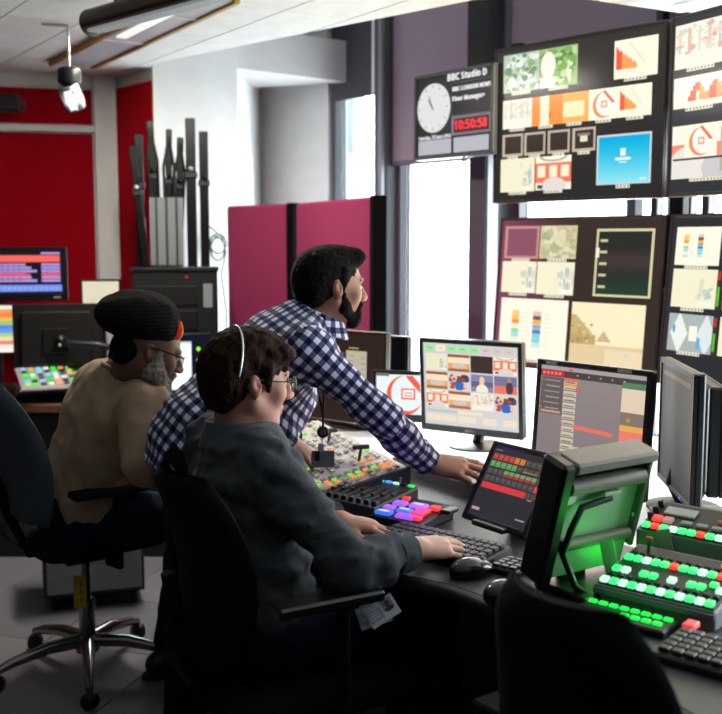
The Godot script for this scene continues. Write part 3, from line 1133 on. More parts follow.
func lower_picture() -> Image:
	var im := canvas(680, 528, "#3a2f2b")
	for k in 12:   # reddish left margin of the picture, as the screen shows it
		ink(im, k * 0.045, 0, (k + 1) * 0.045, 1, Color("#7d4456").lerp(Color("#3a2f2b"), k / 11.0))
	feed(im, "plum", 0.022, 0.037, 0.258, 0.265)
	feed(im, "meadow", 0.264, 0.037, 0.50, 0.262)
	feed(im, "map", 0.018, 0.284, 0.252, 0.502)
	feed(im, "map", 0.257, 0.284, 0.499, 0.506)
	feed(im, "table", 0.026, 0.542, 0.477, 0.96)
	feed(im, "street", 0.50, 0.546, 0.935, 0.96)
	ink(im, 0.62, 0.062, 0.955, 0.502, "#d8d4a4")
	for k in 16:
		ink(im, 0.634, 0.08 + 0.0253 * k, 0.94, 0.082 + 0.0253 * (k + 1), Color("#2c2e2c").lerp(Color("#2b4030"), maxf(0, k - 9) / 6.0).lerp(Color("#5a4640"), 0.5 * exp(-pow((k - 7) / 2.5, 2))))
	for k in 5:
		ink(im, 0.645, 0.13 + 0.075 * k, 0.69, 0.147 + 0.075 * k, "#cfca9c")
	ink(im, 0.622, 0.185, 0.643, 0.25, "#f6f4d8")
	return im

func lower_next_picture() -> Image:
	var im := canvas(680, 528, "#2d2f33")
	for r in 3:
		var v0: float = [0.057, 0.308, 0.58][r]
		var v1: float = [0.286, 0.54, 0.806][r]
		for k in 3:
			var u: float = 0.03 + 0.31 * k
			feed(im, [["table", "table", "map"], ["map", "amberroom", "meadow"], ["kites", "map", "studio"]][r][k], u, v0, u + 0.27, v1)
			if r:
				ink(im, u + 0.272, v0, u + 0.292, v1, "#3c3a30")
				ink(im, u + 0.275, v0 + 0.01, u + 0.289, v0 + 0.06, "#d83028")
				ink(im, u + 0.275, v0 + 0.1, u + 0.289, v1 - 0.02, "#5fbf20")
	return im

func selector_picture() -> Image:
	var im := canvas(440, 340, "#d9dadc")
	for k in 8:
		var u := 0.02 + 0.12 * k
		ink(im, u, 0.02, u + 0.10, 0.10, "#a6efa0" if k in [0, 2, 3, 4] else ("#fff1d4" if k == 1 else "#dfd0c6"))
		ink(im, u + 0.03, 0.055, u + 0.07, 0.066, "#7fae86" if k in [0, 2, 3, 4] else "#b4a69c")
	var kinds := ["map", "amberroom", "dark", "newsdesk", "amberroom", "crowd", "presenter", "guest", "newsdesk", "amberroom", "studio", "crowd"]
	for k in 12:
		var u := 0.025 + 0.243 * (k % 4)
		var v := 0.125 + 0.225 * (k / 4)
		feed(im, kinds[k], u, v, u + 0.232, v + 0.205, false)
		if k == 2:
			ink(im, u, v, u + 0.232, v + 0.205, "#40302a")
	ink(im, 0.02, 0.815, 0.52, 0.845, "#c6c9cc")
	ink(im, 0.19, 0.818, 0.23, 0.84, "#8fe48a")
	ink(im, 0.36, 0.81, 0.62, 0.85, "#fbe9c8")
	for q in [[0.02, 0.34], [0.36, 0.56], [0.62, 0.77], [0.84, 0.98]]:
		ink(im, q[0], 0.87, q[1], 0.95, "#f6e6cc")
	return im

func roundel_picture() -> Image:
	var im := canvas(260, 190, "#eef8f6")
	dab(im, 0.52, 0.52, 0.33, 0.50, "#f2604a")
	dab(im, 0.575, 0.46, 0.30, 0.45, "#eef8f6")
	for k in 14:
		ink(im, 0.55 + 0.022 * k, 0.02 + 0.034 * k, 0.68 + 0.022 * k, 0.07 + 0.034 * k, "#f2604a")
	ink(im, 0.46, 0.34, 0.72, 0.62, "#f2604a")
	ink(im, 0.49, 0.38, 0.69, 0.58, "#f4f8f4")
	ink(im, 0.52, 0.44, 0.66, 0.47, "#f2806c")
	ink(im, 0.52, 0.51, 0.66, 0.54, "#f2806c")
	return im

func timeline_picture() -> Image:
	var im := canvas(440, 390, "#948987")
	for k in 10:
		ink(im, 0.0, 0.1 * k, 1.0, 0.1 * k + 0.1, Color("#9a8f8d").lerp(Color("#8a7f7f"), k / 9.0))
	ink(im, 0, 0, 1, 0.035, "#b4a8a6")
	ink(im, 0, 0.035, 1, 0.095, "#4e4848")
	ink(im, 0.28, 0.012, 0.32, 0.03, "#f0523c")
	ink(im, 0.01, 0.04, 0.235, 0.09, "#e02a36")
	for k in 5:
		ink(im, 0.02 + 0.04 * k, 0.055, 0.045 + 0.04 * k, 0.078, "#f28a86")
	for k in 5:
		ink(im, 0.36 + 0.11 * k, 0.06, 0.375 + 0.11 * k, 0.07, "#c9c0bc")
	ink(im, 0.01, 0.1, 0.235, 0.43, "#6b6160")
	for k in 6:
		ink(im, 0.04 + 0.02 * (k % 2), 0.125 + 0.05 * k, 0.2, 0.137 + 0.05 * k, "#a79c98")
		ink(im, 0.012, 0.118 + 0.05 * k, 0.028, 0.138 + 0.05 * k, "#f0604c" if k in [0, 5] else "#80706c")
	ink(im, 0.02, 0.40, 0.22, 0.42, "#d8a090")
	for k in 16:
		var v := 0.105 + 0.052 * k
		ink(im, 0.24, v, 0.365, v + 0.04, "#dbcdb8")
		ink(im, 0.25, v + 0.024, 0.35, v + 0.033, "#7b6e66")
	ink(im, 0.24, 0.095, 0.38, 0.125, "#f07a62")
	ink(im, 0.24, 0.15, 0.35, 0.17, "#f6b05a")
	ink(im, 0.355, 0.17, 0.40, 0.195, "#f06450")
	for k in 12:
		ink(im, 0.355 + 0.031 * k, 0.498 + 0.0015 * k, 0.388 + 0.031 * k, 0.535 + 0.0015 * k, "#f27a6c")
	ink(im, 0.33, 0.69, 0.42, 0.715, "#c6cfae")
	ink(im, 0.34, 0.78, 0.42, 0.81, "#f0705e")
	ink(im, 0.79, 0.07, 1.0, 0.12, "#5d8c68")
	ink(im, 0.79, 0.12, 1.0, 0.32, "#efd9bf")
	ink(im, 0.79, 0.32, 1.0, 0.43, "#8a7e74")
	ink(im, 0.85, 0.37, 0.88, 0.40, "#f08a3c")
	ink(im, 0.79, 0.43, 1.0, 0.48, "#f6b458")
	ink(im, 0.79, 0.48, 1.0, 0.69, "#f88878")
	return im

func keypad_picture() -> Image:
	var im := canvas(320, 290, "#37383e")
	for r in 5:
		for k in 10:
			var c := "#5d5654"
			if r == 0 and k < 5: c = "#d04a48"
			if r == 0 and (k == 4 or k == 5): c = "#e8863c"
			if r == 1 and k < 5: c = "#6fae68"
			if r == 1 and k > 6: c = "#57504e"
			if r == 2 and k > 2 and k < 9: c = "#7cb072"
			if r == 3 and k > 8: c = "#f0484c"
			if r == 4: c = "#f0484c" if k < 8 else "#5d5654"
			var v := 0.09 + 0.105 * r
			var u := 0.03 + 0.096 * k
			ink(im, u, v, u + (0.097 if r == 4 and k < 8 else 0.084), v + 0.085, c)
			if r == 2 and k > 2 and k < 9:
				ink(im, u, v + 0.045, u + 0.084, v + 0.085, "#c44846")
			if r < 4:
				ink(im, u + 0.02, v + 0.02, u + 0.03, v + 0.05, Color(c).lightened(0.25))
				ink(im, u + 0.05, v + 0.02, u + 0.06, v + 0.05, Color(c).lightened(0.25))
	ink(im, 0.62, 0.25, 0.86, 0.262, "#f0a050")
	ink(im, 0.86, 0.60, 0.93, 0.615, "#f0a050")
	ink(im, 0.03, 0.88, 0.17, 0.92, "#d6b0a8")
	ink(im, 0.80, 0.88, 0.95, 0.90, "#b0a8a6")
	ink(im, 0.03, 0.03, 0.15, 0.045, "#8a8684")
	return im

func rundown_picture() -> Image:
	var im := canvas(320, 200, "#191a26")
	ink(im, 0.0, 0.10, 0.97, 0.26, "#ff6a5e")
	for k in 6:
		ink(im, 0.02, 0.29 + 0.075 * k, 0.66 + 0.05 * (k % 3), 0.35 + 0.075 * k, "#b79ae0")
		ink(im, 0.80, 0.29 + 0.075 * k, 0.97, 0.35 + 0.075 * k, "#b79ae0")
		for q in 12:
			ink(im, 0.04 + 0.05 * q, 0.31 + 0.075 * k, 0.065 + 0.05 * q, 0.33 + 0.075 * k, "#7a68a0")
	ink(im, 0.80, 0.03, 0.97, 0.08, "#b79ae0")
	ink(im, 0.0, 0.53, 0.70, 0.59, "#ff4a5a")
	ink(im, 0.80, 0.53, 0.97, 0.59, "#ff4a5a")
	ink(im, 0.0, 0.79, 0.98, 0.95, "#7b96f2")
	for q in 20:
		ink(im, 0.03 + 0.047 * q, 0.86, 0.05 + 0.047 * q, 0.88, "#c6d2ff")
	return im

# ---------------------------------------------------------------- screens
func place_frame(c: Vector3, base_y: float, yaw: float, tilt: float, roll := 0.0) -> Transform3D:
	return Transform3D(Basis(Vector3.RIGHT, -tilt) * Basis(Vector3.BACK, roll), Vector3(0, c.y - base_y, 0))

func monitor(called: String, label: String, c: Vector3, yaw_deg: float, tilt_deg: float, w: float, h: float, face: Material, opt := {}) -> Node3D:
	var base_y: float = opt.get("base", 0.74)
	var yaw := deg_to_rad(yaw_deg)
	var root := thing(called, label, opt.get("category", "monitor"), Vector3(c.x, base_y, c.z), yaw, opt.get("group", ""))
	var x := place_frame(c, base_y, yaw, deg_to_rad(tilt_deg), deg_to_rad(opt.get("roll", 0.0)))
	var bz: float = opt.get("bezel", 0.018)
	var bb: float = opt.get("chin", bz)
	var dep: float = opt.get("depth", 0.045)
	var shell: Material = opt.get("shell", col("#111113", 0.35))
	var hs := Shape.new()
	hs.box(Vector3(w, h, dep * 0.5), Transform3D(Basis(), Vector3(0, 0, -dep * 0.25 - 0.004)), 0.006)
	hs.box(Vector3(w * 0.8, h * 0.78, dep * 0.5), Transform3D(Basis(), Vector3(0, 0, -dep * 0.75 - 0.002)), 0.012)
	part("housing", hs.mesh(), opt.get("back", shell), root, x)
	var fr := Shape.new()
	for q in [[-w / 2 + bz / 2, 0.0, bz, h], [w / 2 - bz / 2, 0.0, bz, h]]:
		fr.box(Vector3(q[2], q[3], 0.012), Transform3D(Basis(), Vector3(q[0], q[1], 0)), 0.003)
	fr.box(Vector3(w - 2 * bz, bz, 0.012), Transform3D(Basis(), Vector3(0, h / 2 - bz / 2, 0)), 0.003)
	fr.box(Vector3(w - 2 * bz, bb, 0.012), Transform3D(Basis(), Vector3(0, -h / 2 + bb / 2, 0)), 0.003)
	part("bezel", fr.mesh(), shell, root, x)
	var s := part("screen", screen_quad(w - 2 * bz, h - bz - bb), face, root, x * put(0, (bb - bz) / 2, 0.002))
	if opt.get("light", 0.0) > 0.0:
		var a := AreaLight3D.new()
		a.name = "screen_glow"
		a.area_size = Vector2(w - 2 * bz, h - bz - bb)
		a.light_energy = opt["light"]
		a.light_color = opt.get("tint", Color.WHITE)
		a.area_range = 12.0
		a.area_attenuation = 2.0
		a.shadow_enabled = true
		add_child(a, true)
		a.transform = root.transform * x * Transform3D(Basis(Vector3.UP, PI), Vector3(0, (bb - bz) / 2, 0.012))
	if opt.get("stand", true):
		var low: Vector3 = x * Vector3(0, -h * 0.2, -dep - 0.01)
		var st := Shape.new()
		st.tube([low, Vector3(0, maxf(0.05, low.y * 0.45), low.z - 0.02), Vector3(0, 0.014, low.z + 0.01)], 0.02, 10)
		part("stand_neck", st.mesh(), shell, root)
		part("stand_foot", Shape.new().lathe([[0.0, 0.0], [minf(0.11, w * 0.3), 0.0], [minf(0.11, w * 0.3), 0.006], [0.03, 0.016], [0.0, 0.016]], 24, put(0, 0, low.z + 0.01)).mesh(), shell, root)
	for e in opt.get("extras", []):
		part(e[0], e[1], e[2], root, x * e[3])
	return root

func build_video_wall():
	var edge := col("#2e2826", 0.4, 0.2)
	var g := "screens of the video wall"
	var names := ["upper wall screen with garden pictures and a cyan tile, beside the clock board", "upper wall screen cut by the frame edge, showing red studio pictures", "lower wall screen with a pale table and a street picture", "lower wall screen cut by the frame edge, with kite pattern picture"]
	var spec := [[Vector3(0.865, 1.99, -4.319), -48.3, 0.0], [Vector3(1.35, 1.99, -3.605), -63.0, 0.0], [Vector3(0.896, 1.27, -4.392), -48.1, 4.6], [Vector3(1.385, 1.27, -3.69), -62.0, 4.6]]
	var pics := [upper_picture(), upper_next_picture(), lower_picture(), lower_next_picture()]
	for k in 4:
		monitor("wall_screen", names[k], spec[k][0], spec[k][1], spec[k][2], 0.849 if k % 2 == 0 else 0.85, 0.66, picture(pics[k], 1.05, 0.18), {"base": spec[k][0].y - 0.33, "bezel": 0.014, "depth": 0.09, "shell": edge, "stand": false, "category": "screen", "group": g, "light": 0.5 if k < 2 else 0.55, "tint": Color(1.0, 0.95, 0.82)})
	# mounting frame behind the screens
	var f := thing("mounting_frame", "dark steel frame that carries the four wall screens", "frame", Vector3(1.2, 0, -4.1))
	for q in [Vector3(0.70, 0, -4.72), Vector3(1.24, 0, -4.10), Vector3(1.62, 0, -3.42)]:
		part("upright", block(0.06, 2.36, 0.06, 0.005), col("#1d1d20", 0.5, 0.4), f, Transform3D(Basis(Vector3.UP, 0.84), q - f.position + Vector3(0, 1.18, 0)))
	for y in [1.3, 2.0]:
		var r := Shape.new().tube([Vector3(0.66, y, -4.70) - f.position, Vector3(1.22, y, -4.06) - f.position, Vector3(1.62, y, -3.40) - f.position], 0.02, 8)
		part("rail", r.mesh(), col("#1d1d20", 0.5, 0.4), f)
	# pillar beside the clock
	var pl := structure("pillar", Shape.new().box(Vector3(0.11, 3.2, 0.11), Transform3D(Basis(Vector3.UP, 0.84), Vector3(0.585, 1.6, -5.02)), 0.012).mesh(), col("#3e434c", 0.5, 0.0), "dark steel pillar between the clock board and the video wall")
	part("black_collar", Shape.new().box(Vector3(0.13, 1.0, 0.13), Transform3D(Basis(Vector3.UP, 0.84), Vector3(0.585, 2.70, -5.02)), 0.01).mesh(), col("#0f1013", 0.5), pl)
	clock_board()
	# red screen seen in the gaps behind the right-hand screens
	var rp := thing("red_divider", "red fabric divider behind the video wall at the frame edge", "divider", Vector3(1.72, 0, -3.72), deg_to_rad(-56))
	part("fabric", block(0.9, 1.70, 0.04, 0.01), cloth("#b3122c", 14, 6.0, 0.03), rp, put(0, 0.90, 0))
	for x in [-0.4, 0.4]:
		part("foot", block(0.05, 0.05, 0.4, 0.01), col("#141414", 0.5), rp, put(x, 0.025, 0))

func clock_board():
	var c := Vector3(0.415, 2.067, -4.80)
	var b := thing("clock_board", "dark studio clock board with a white dial and red time digits", "sign", c - Vector3(0, 0.195, 0), deg_to_rad(-52))
	var x := put(0, 0.195, 0)
	var w := 0.523
	var h := 0.39
	part("case", block(w, h, 0.05, 0.006), col("#23262b", 0.4), b, x * put(0, 0, -0.026))
	var fr := Shape.new()
	for s in [-1, 1]:
		fr.box(Vector3(0.016, h, 0.016), Transform3D(Basis(), Vector3(s * (w / 2 - 0.008), 0, 0)), 0.003)
		fr.box(Vector3(w, 0.016, 0.016), Transform3D(Basis(), Vector3(0, s * (h / 2 - 0.008), 0)), 0.003)
	part("bezel", fr.mesh(), col("#54585c", 0.4, 0.3), b, x)
	var px := func(u: float, v: float, z: float) -> Transform3D: return x * put((u - 0.5) * w, (0.5 - v) * h, z)
	var dial := part("clock_dial", Shape.new().lathe([[0.0, 0.0], [0.111, 0.0], [0.111, 0.004], [0.107, 0.006], [0.0, 0.006]], 40, Transform3D(Basis(Vector3.RIGHT, PI / 2), Vector3())).mesh(), glow("#eceff0", 0.85), b, px.call(0.262, 0.405, 0.002))
	for k in 12:
		var a := TAU * k / 12
		part("hour_mark", block(0.003, 0.012, 0.002, 0.0), col("#8a9498", 0.6), dial, Transform3D(Basis(Vector3.BACK, -a), Vector3(sin(a), cos(a), 0) * 0.096 + Vector3(0, 0, 0.008)))
	for q in [[-35.0, 0.055, 0.004, "#55595e"], [-25.0, 0.075, 0.003, "#6a6e73"], [-33.0, 0.035, 0.006, "#c8202c"]]:
		var a := deg_to_rad(q[0])
		part("clock_hand", block(q[2], q[1], 0.002, 0.0), col(q[3], 0.5), dial, Transform3D(Basis(Vector3.BACK, -a), Vector3(sin(a), cos(a), 0) * q[1] * 0.35 + Vector3(0, 0, 0.010)))
	var lit := glow("#f2f4f6", 1.0)
	part("title_lettering", words("BBC", 0.031, true), lit, b, px.call(0.51, 0.085, 0.004))
	part("title_lettering", words("Studio D", 0.029, true), lit, b, px.call(0.765, 0.085, 0.004))
	var name_panel := Shape.new()
	for s in [-1, 1]:
		name_panel.box(Vector3(0.005, 0.145, 0.006), Transform3D(Basis(), Vector3(s * 0.122, 0, 0)), 0.001)
		name_panel.box(Vector3(0.249, 0.005, 0.006), Transform3D(Basis(), Vector3(0, s * 0.0725, 0)), 0.001)
	part("name_panel", name_panel.mesh(), col("#6d6a72", 0.5), b, px.call(0.735, 0.34, 0.002))
	part("name_lettering", words("BBC LONDON NEWS", 0.0185, true), lit, b, px.call(0.735, 0.225, 0.004))
	part("name_lettering", words("Floor Manager>", 0.020, true), lit, b, px.call(0.70, 0.335, 0.004))
	part("digit_frame", block(0.255, 0.088, 0.004, 0.001), col("#9592a8", 0.5), b, px.call(0.735, 0.635, 0.001))
	part("digit_window", block(0.222, 0.062, 0.004, 0.001), col("#3c070b", 0.4), b, px.call(0.735, 0.64, 0.004))
	part("digits", words("10:50:58", 0.040, true), glow("#ff2a3a", 1.2), b, px.call(0.735, 0.64, 0.008))
	part("date_lettering", words("Tuesday, 28 June 2016", 0.016), lit, b, px.call(0.275, 0.745, 0.004))
	for u in [0.275, 0.735]:
		part("status_plate", block(0.222, 0.066, 0.004, 0.001), glow("#c4c6d0", 0.8), b, px.call(u, 0.86, 0.003))
	for u in [0.6, 0.8]:
		part("wall_bracket", block(0.05, 0.09, 0.12, 0.006), col("#2b2d30", 0.5), b, px.call(u, 0.5, -0.10))
	part("lower_hook", Shape.new().tube([Vector3(0.06, 0.005, -0.02), Vector3(0.07, -0.02, 0.0), Vector3(0.09, -0.02, 0.0), Vector3(0.10, 0.005, -0.02)], 0.006, 8).mesh(), col("#7d8285", 0.3, 0.7), b)

func build_background():
	var g := "monitors along the red wall"
	# tall monitor high on the red wall with a running order
	monitor("wall_monitor", "wide monitor on the red wall showing red and lilac running order rows", at(8, 274, 5.35), 14, 0, 0.59, 0.275, picture(rundown_picture(), 1.0), {"base": at(8, 274, 5.35).y - 0.14, "stand": false, "bezel": 0.02, "chin": 0.035, "depth": 0.06, "group": g, "extras": [["logo_plate", block(0.035, 0.012, 0.003, 0.001), col("#9a9a9a", 0.4), put(0.24, -0.122, 0.006)], ["wall_arm", block(0.06, 0.06, 0.30, 0.004), col("#17171a", 0.5), put(0, 0, -0.2)]]})
	var pale := canvas(160, 150, "#f7edd2")
	speck(pale, 0.1, 0.3, 0.9, 0.9, ["#efe0bb", "#f2e6c8", "#fdf6e2"], 20, 4, 0.3)
	monitor("desk_monitor", "small square monitor with a pale cream screen behind the man in the hat", at(101, 300, 5.30), 8, 0, 0.20, 0.21, picture(pale, 0.85), {"bezel": 0.01, "group": g})
	monitor("desk_monitor", "black monitor seen from behind on a swivel arm", at(59, 338, 5.10), 186, -3.5, 0.42, 0.34, col("#101012", 0.2), {"stand": false, "depth": 0.075, "group": g, "shell": col("#1c1a1a", 0.45), "extras": [["vesa_plate", block(0.12, 0.12, 0.02, 0.004), col("#0a0a0b", 0.5), put(0.0, -0.01, -0.085)], ["swivel_hub", Shape.new().lathe([[0.0, 0.0], [0.03, 0.0], [0.03, 0.05], [0.0, 0.05]], 14, Transform3D(Basis(Vector3.RIGHT, -PI / 2), Vector3())).mesh(), col("#0c0c0e", 0.4), put(-0.03, -0.01, -0.095)], ["hub_cap", Shape.new().lathe([[0.0, 0.0], [0.008, 0.0], [0.008, 0.006], [0.0, 0.006]], 10, Transform3D(Basis(Vector3.RIGHT, -PI / 2), Vector3())).mesh(), col("#cfd2cf", 0.3, 0.6), put(-0.03, -0.03, -0.145)], ["swivel_arm", Shape.new().tube([Vector3(-0.03, -0.02, -0.12), Vector3(-0.20, -0.03, -0.16), Vector3(-0.34, -0.06, -0.10), Vector3(-0.36, -0.26, 0.0)], 0.018, 10).mesh(), col("#2c2e33", 0.35, 0.4), put(0, 0, 0)], ["label_patch", block(0.02, 0.035, 0.002, 0.0), col("#dfe3d0", 0.6), put(0.195, 0.14, -0.028)]]})
	var rows := canvas(120, 150, "#f4efe2")
	for k in 12:
		ink(rows, 0, k / 12.0, 1, (k + 1) / 12.0, ["#f6f0d8", "#f7a05a", "#f28a4e", "#f6c05a", "#9ed080", "#5c8ff0", "#6f9cf2", "#a9d88c", "#f2e2b0", "#f08a7a", "#f4efe6", "#fbf9f2"][k])
	monitor("desk_monitor", "monitor with rainbow rows at the left frame edge", at(-4, 329, 5.15), 12, 0, 0.175, 0.25, picture(rows, 1.0), {"bezel": 0.008, "group": g})
	# monitor with a white page in front of the man in the hat
	var page := canvas(200, 190, "#0b1026")
	ink(page, 0.0, 0.13, 0.68, 0.86, "#f4fbfb")
	ink(page, 0.0, 0.10, 0.68, 0.13, "#c6d6dc")
	for q in [[0.80, 0.22, "#a6ff28"], [0.80, 0.40, "#ffa042"], [0.40, 0.93, "#a6f02c"], [0.47, 0.93, "#d09a6a"]]:
		dab(page, q[0], q[1], 0.035, 0.035, q[2])
	monitor("desk_monitor", "navy edged monitor with a white page and round status lamps", at(181, 367, 4.90), 14, 0, 0.29, 0.315, picture(page, 1.1), {"bezel": 0.006, "light": 0.5, "tint": Color(0.92, 1, 1), "shell": col("#0a0d1a", 0.4)})
	# rack cabinet with the stands on top
	var rc := thing("rack_cabinet", "black equipment rack cabinet in front of the white column", "cabinet", Vector3(-0.955, 0, -5.36), deg_to_rad(8))
	part("carcass", block(0.43, 1.33, 0.22, 0.008), col("#040405", 0.6), rc, put(0, 0.68, 0))
	part("top_lid", block(0.445, 0.02, 0.235, 0.004), col("#0b0b0c", 0.5), rc, put(0, 1.352, 0))
	part("label_plate", block(0.045, 0.12, 0.004, 0.001), col("#8e9296", 0.4), rc, put(0.165, 1.22, 0.113))
	for k in 9:
		part("rack_unit", block(0.30, 0.10, 0.012, 0.003), col("#070708" if k % 2 else "#0c0c0e", 0.5), rc, put(-0.04, 1.22 - 0.125 * k, 0.112))
	part("indicator", block(0.016, 0.008, 0.005, 0.001), glow("#ff2020", 0.8), rc, put(0.06, 1.315, 0.113))
	for x in [-0.19, 0.19]:
		part("foot", block(0.04, 0.02, 0.18, 0.004), col("#0a0a0a", 0.6), rc, put(x, 0.008, 0))
	stands()
	# notice on the red side
	var nt := canvas(60, 150, "#e6e2de")
	ink(nt, 0.15, 0.06, 0.85, 0.12, "#b04040")
	ink(nt, 0.2, 0.55, 0.8, 0.68, "#3e7a4c")
	ink(nt, 0.2, 0.74, 0.8, 0.9, "#a03a3a")
	for k in 5:
		ink(nt, 0.2, 0.2 + 0.06 * k, 0.75, 0.22 + 0.06 * k, "#9a9692")
	var no := thing("wall_notice", "narrow white notice on the red side of the column", "notice", Vector3(-1.176, 1.42, -5.69) + Vector3(-0.769, 0, 0.639) * 0.013, deg_to_rad(-50.2))
	part("sheet", block(0.085, 0.20, 0.004, 0.0), col("#dedad6", 0.7), no, put(0, 0.1, 0.002))
	part("print", screen_quad(0.083, 0.198), print_mat(nt), no, put(0, 0.1, 0.0046))
	# coil of cable on the column
	var cc := thing("cable_coil", "thin black cable coil hanging on the white column", "cable", Vector3(-0.82, 1.45, -5.80) + Vector3(0.03, 0, 0.036), deg_to_rad(39.3))
	for k in 2:
		var pts := []
		for i in 19:
			var a := TAU * i / 18.0
			pts.append(Vector3(cos(a) * (0.045 + 0.006 * k), sin(a) * (0.062 - 0.008 * k) + 0.03 * k, 0.004 * k))
		part("loop", Shape.new().tube(pts, 0.0045, 6).mesh(), col("#101412", 0.5), cc)
	part("tail", Shape.new().tube([Vector3(-0.10, 0.16, 0), Vector3(-0.03, 0.11, 0.0), Vector3(0.03, 0.06, 0.004), Vector3(0.05, -0.02, 0.004), Vector3(0.02, -0.14, 0.0), Vector3(0.05, -0.34, 0), Vector3(0.05, -0.7, 0)], 0.004, 6).mesh(), col("#101412", 0.5), cc)
	part("hook", Shape.new().tube([Vector3(0, 0.07, -0.03), Vector3(0, 0.066, 0.01), Vector3(0, 0.08, 0.014)], 0.005, 6).mesh(), col("#8a8a8a", 0.4, 0.6), cc)
	# mixing panel on the side counter
	var mx := thing("side_mixer", "grey mixing panel with bright green and white keys on the side counter", "mixer", Vector3(-1.46, 0.74, -4.94), deg_to_rad(24))
	var sl := Basis(Vector3.RIGHT, 0.30)
	part("body", Shape.new().prism(PackedVector2Array([Vector2(-0.15, -0.07), Vector2(0.15, -0.0), Vector2(0.15, 0.0), Vector2(-0.15, 0.0)]), -0.18, 0.18, Transform3D(Basis(Vector3(0, 0, 1), Vector3(1, 0, 0), Vector3(0, 1, 0)), Vector3(0, 0.07, 0))).mesh(), col("#9b9499", 0.5), mx)
	part("panel", block(0.35, 0.012, 0.29, 0.003), col("#a9a2a8", 0.5), mx, Transform3D(Basis(Vector3.RIGHT, 0.235), Vector3(0, 0.105, 0)))
	var rng := RandomNumberGenerator.new()
	rng.seed = 12
	for r in 6:
		for k in 9:
			var tone: String = ["#38ff50", "#a6ff3c", "#f2f6f0", "#22d84a", "#ffb060", "#8fd8ff", "#202024", "#50505a"][rng.randi() % 8]
			part("key", block(0.024, 0.010, 0.018, 0.002), glow(tone, 0.9) if not tone in ["#202024", "#50505a"] else col(tone, 0.5), mx, Transform3D(Basis(Vector3.RIGHT, 0.235), Vector3(0, 0.105, 0)) * put(-0.14 + 0.035 * k, 0.010, -0.11 + 0.042 * r))
	# magenta fabric dividers
	var cloth_m := cloth("#97345a", 16, 6.0, 0.03)
	for q in [[Vector3(-0.70, 0, -5.60), Vector3(-0.335, 0, -5.24), "magenta fabric divider nearest the white column"], [Vector3(-0.30, 0, -5.20), Vector3(0.075, 0, -4.38), "magenta fabric divider with a black end post by the bright window"]]:
		var d: Vector3 = q[1] - q[0]
		var t := thing("fabric_divider", q[2], "divider", (q[0] + q[1]) / 2, atan2(-d.z, d.x), "magenta dividers")
		var w := d.length()
		part("fabric", block(w - 0.03, 1.62, 0.05, 0.012), cloth_m, t, put(-0.015, 0.87, 0))
		part("end_post", block(0.045, 1.68, 0.062, 0.006), col("#060607", 0.9, 0.0, 0.2), t, put(w / 2 - 0.005, 0.845, 0))
		for x in [-w * 0.35, w * 0.35]:
			part("foot", block(0.05, 0.06, 0.36, 0.01), col("#141414", 0.5), t, put(x, 0.03, 0))

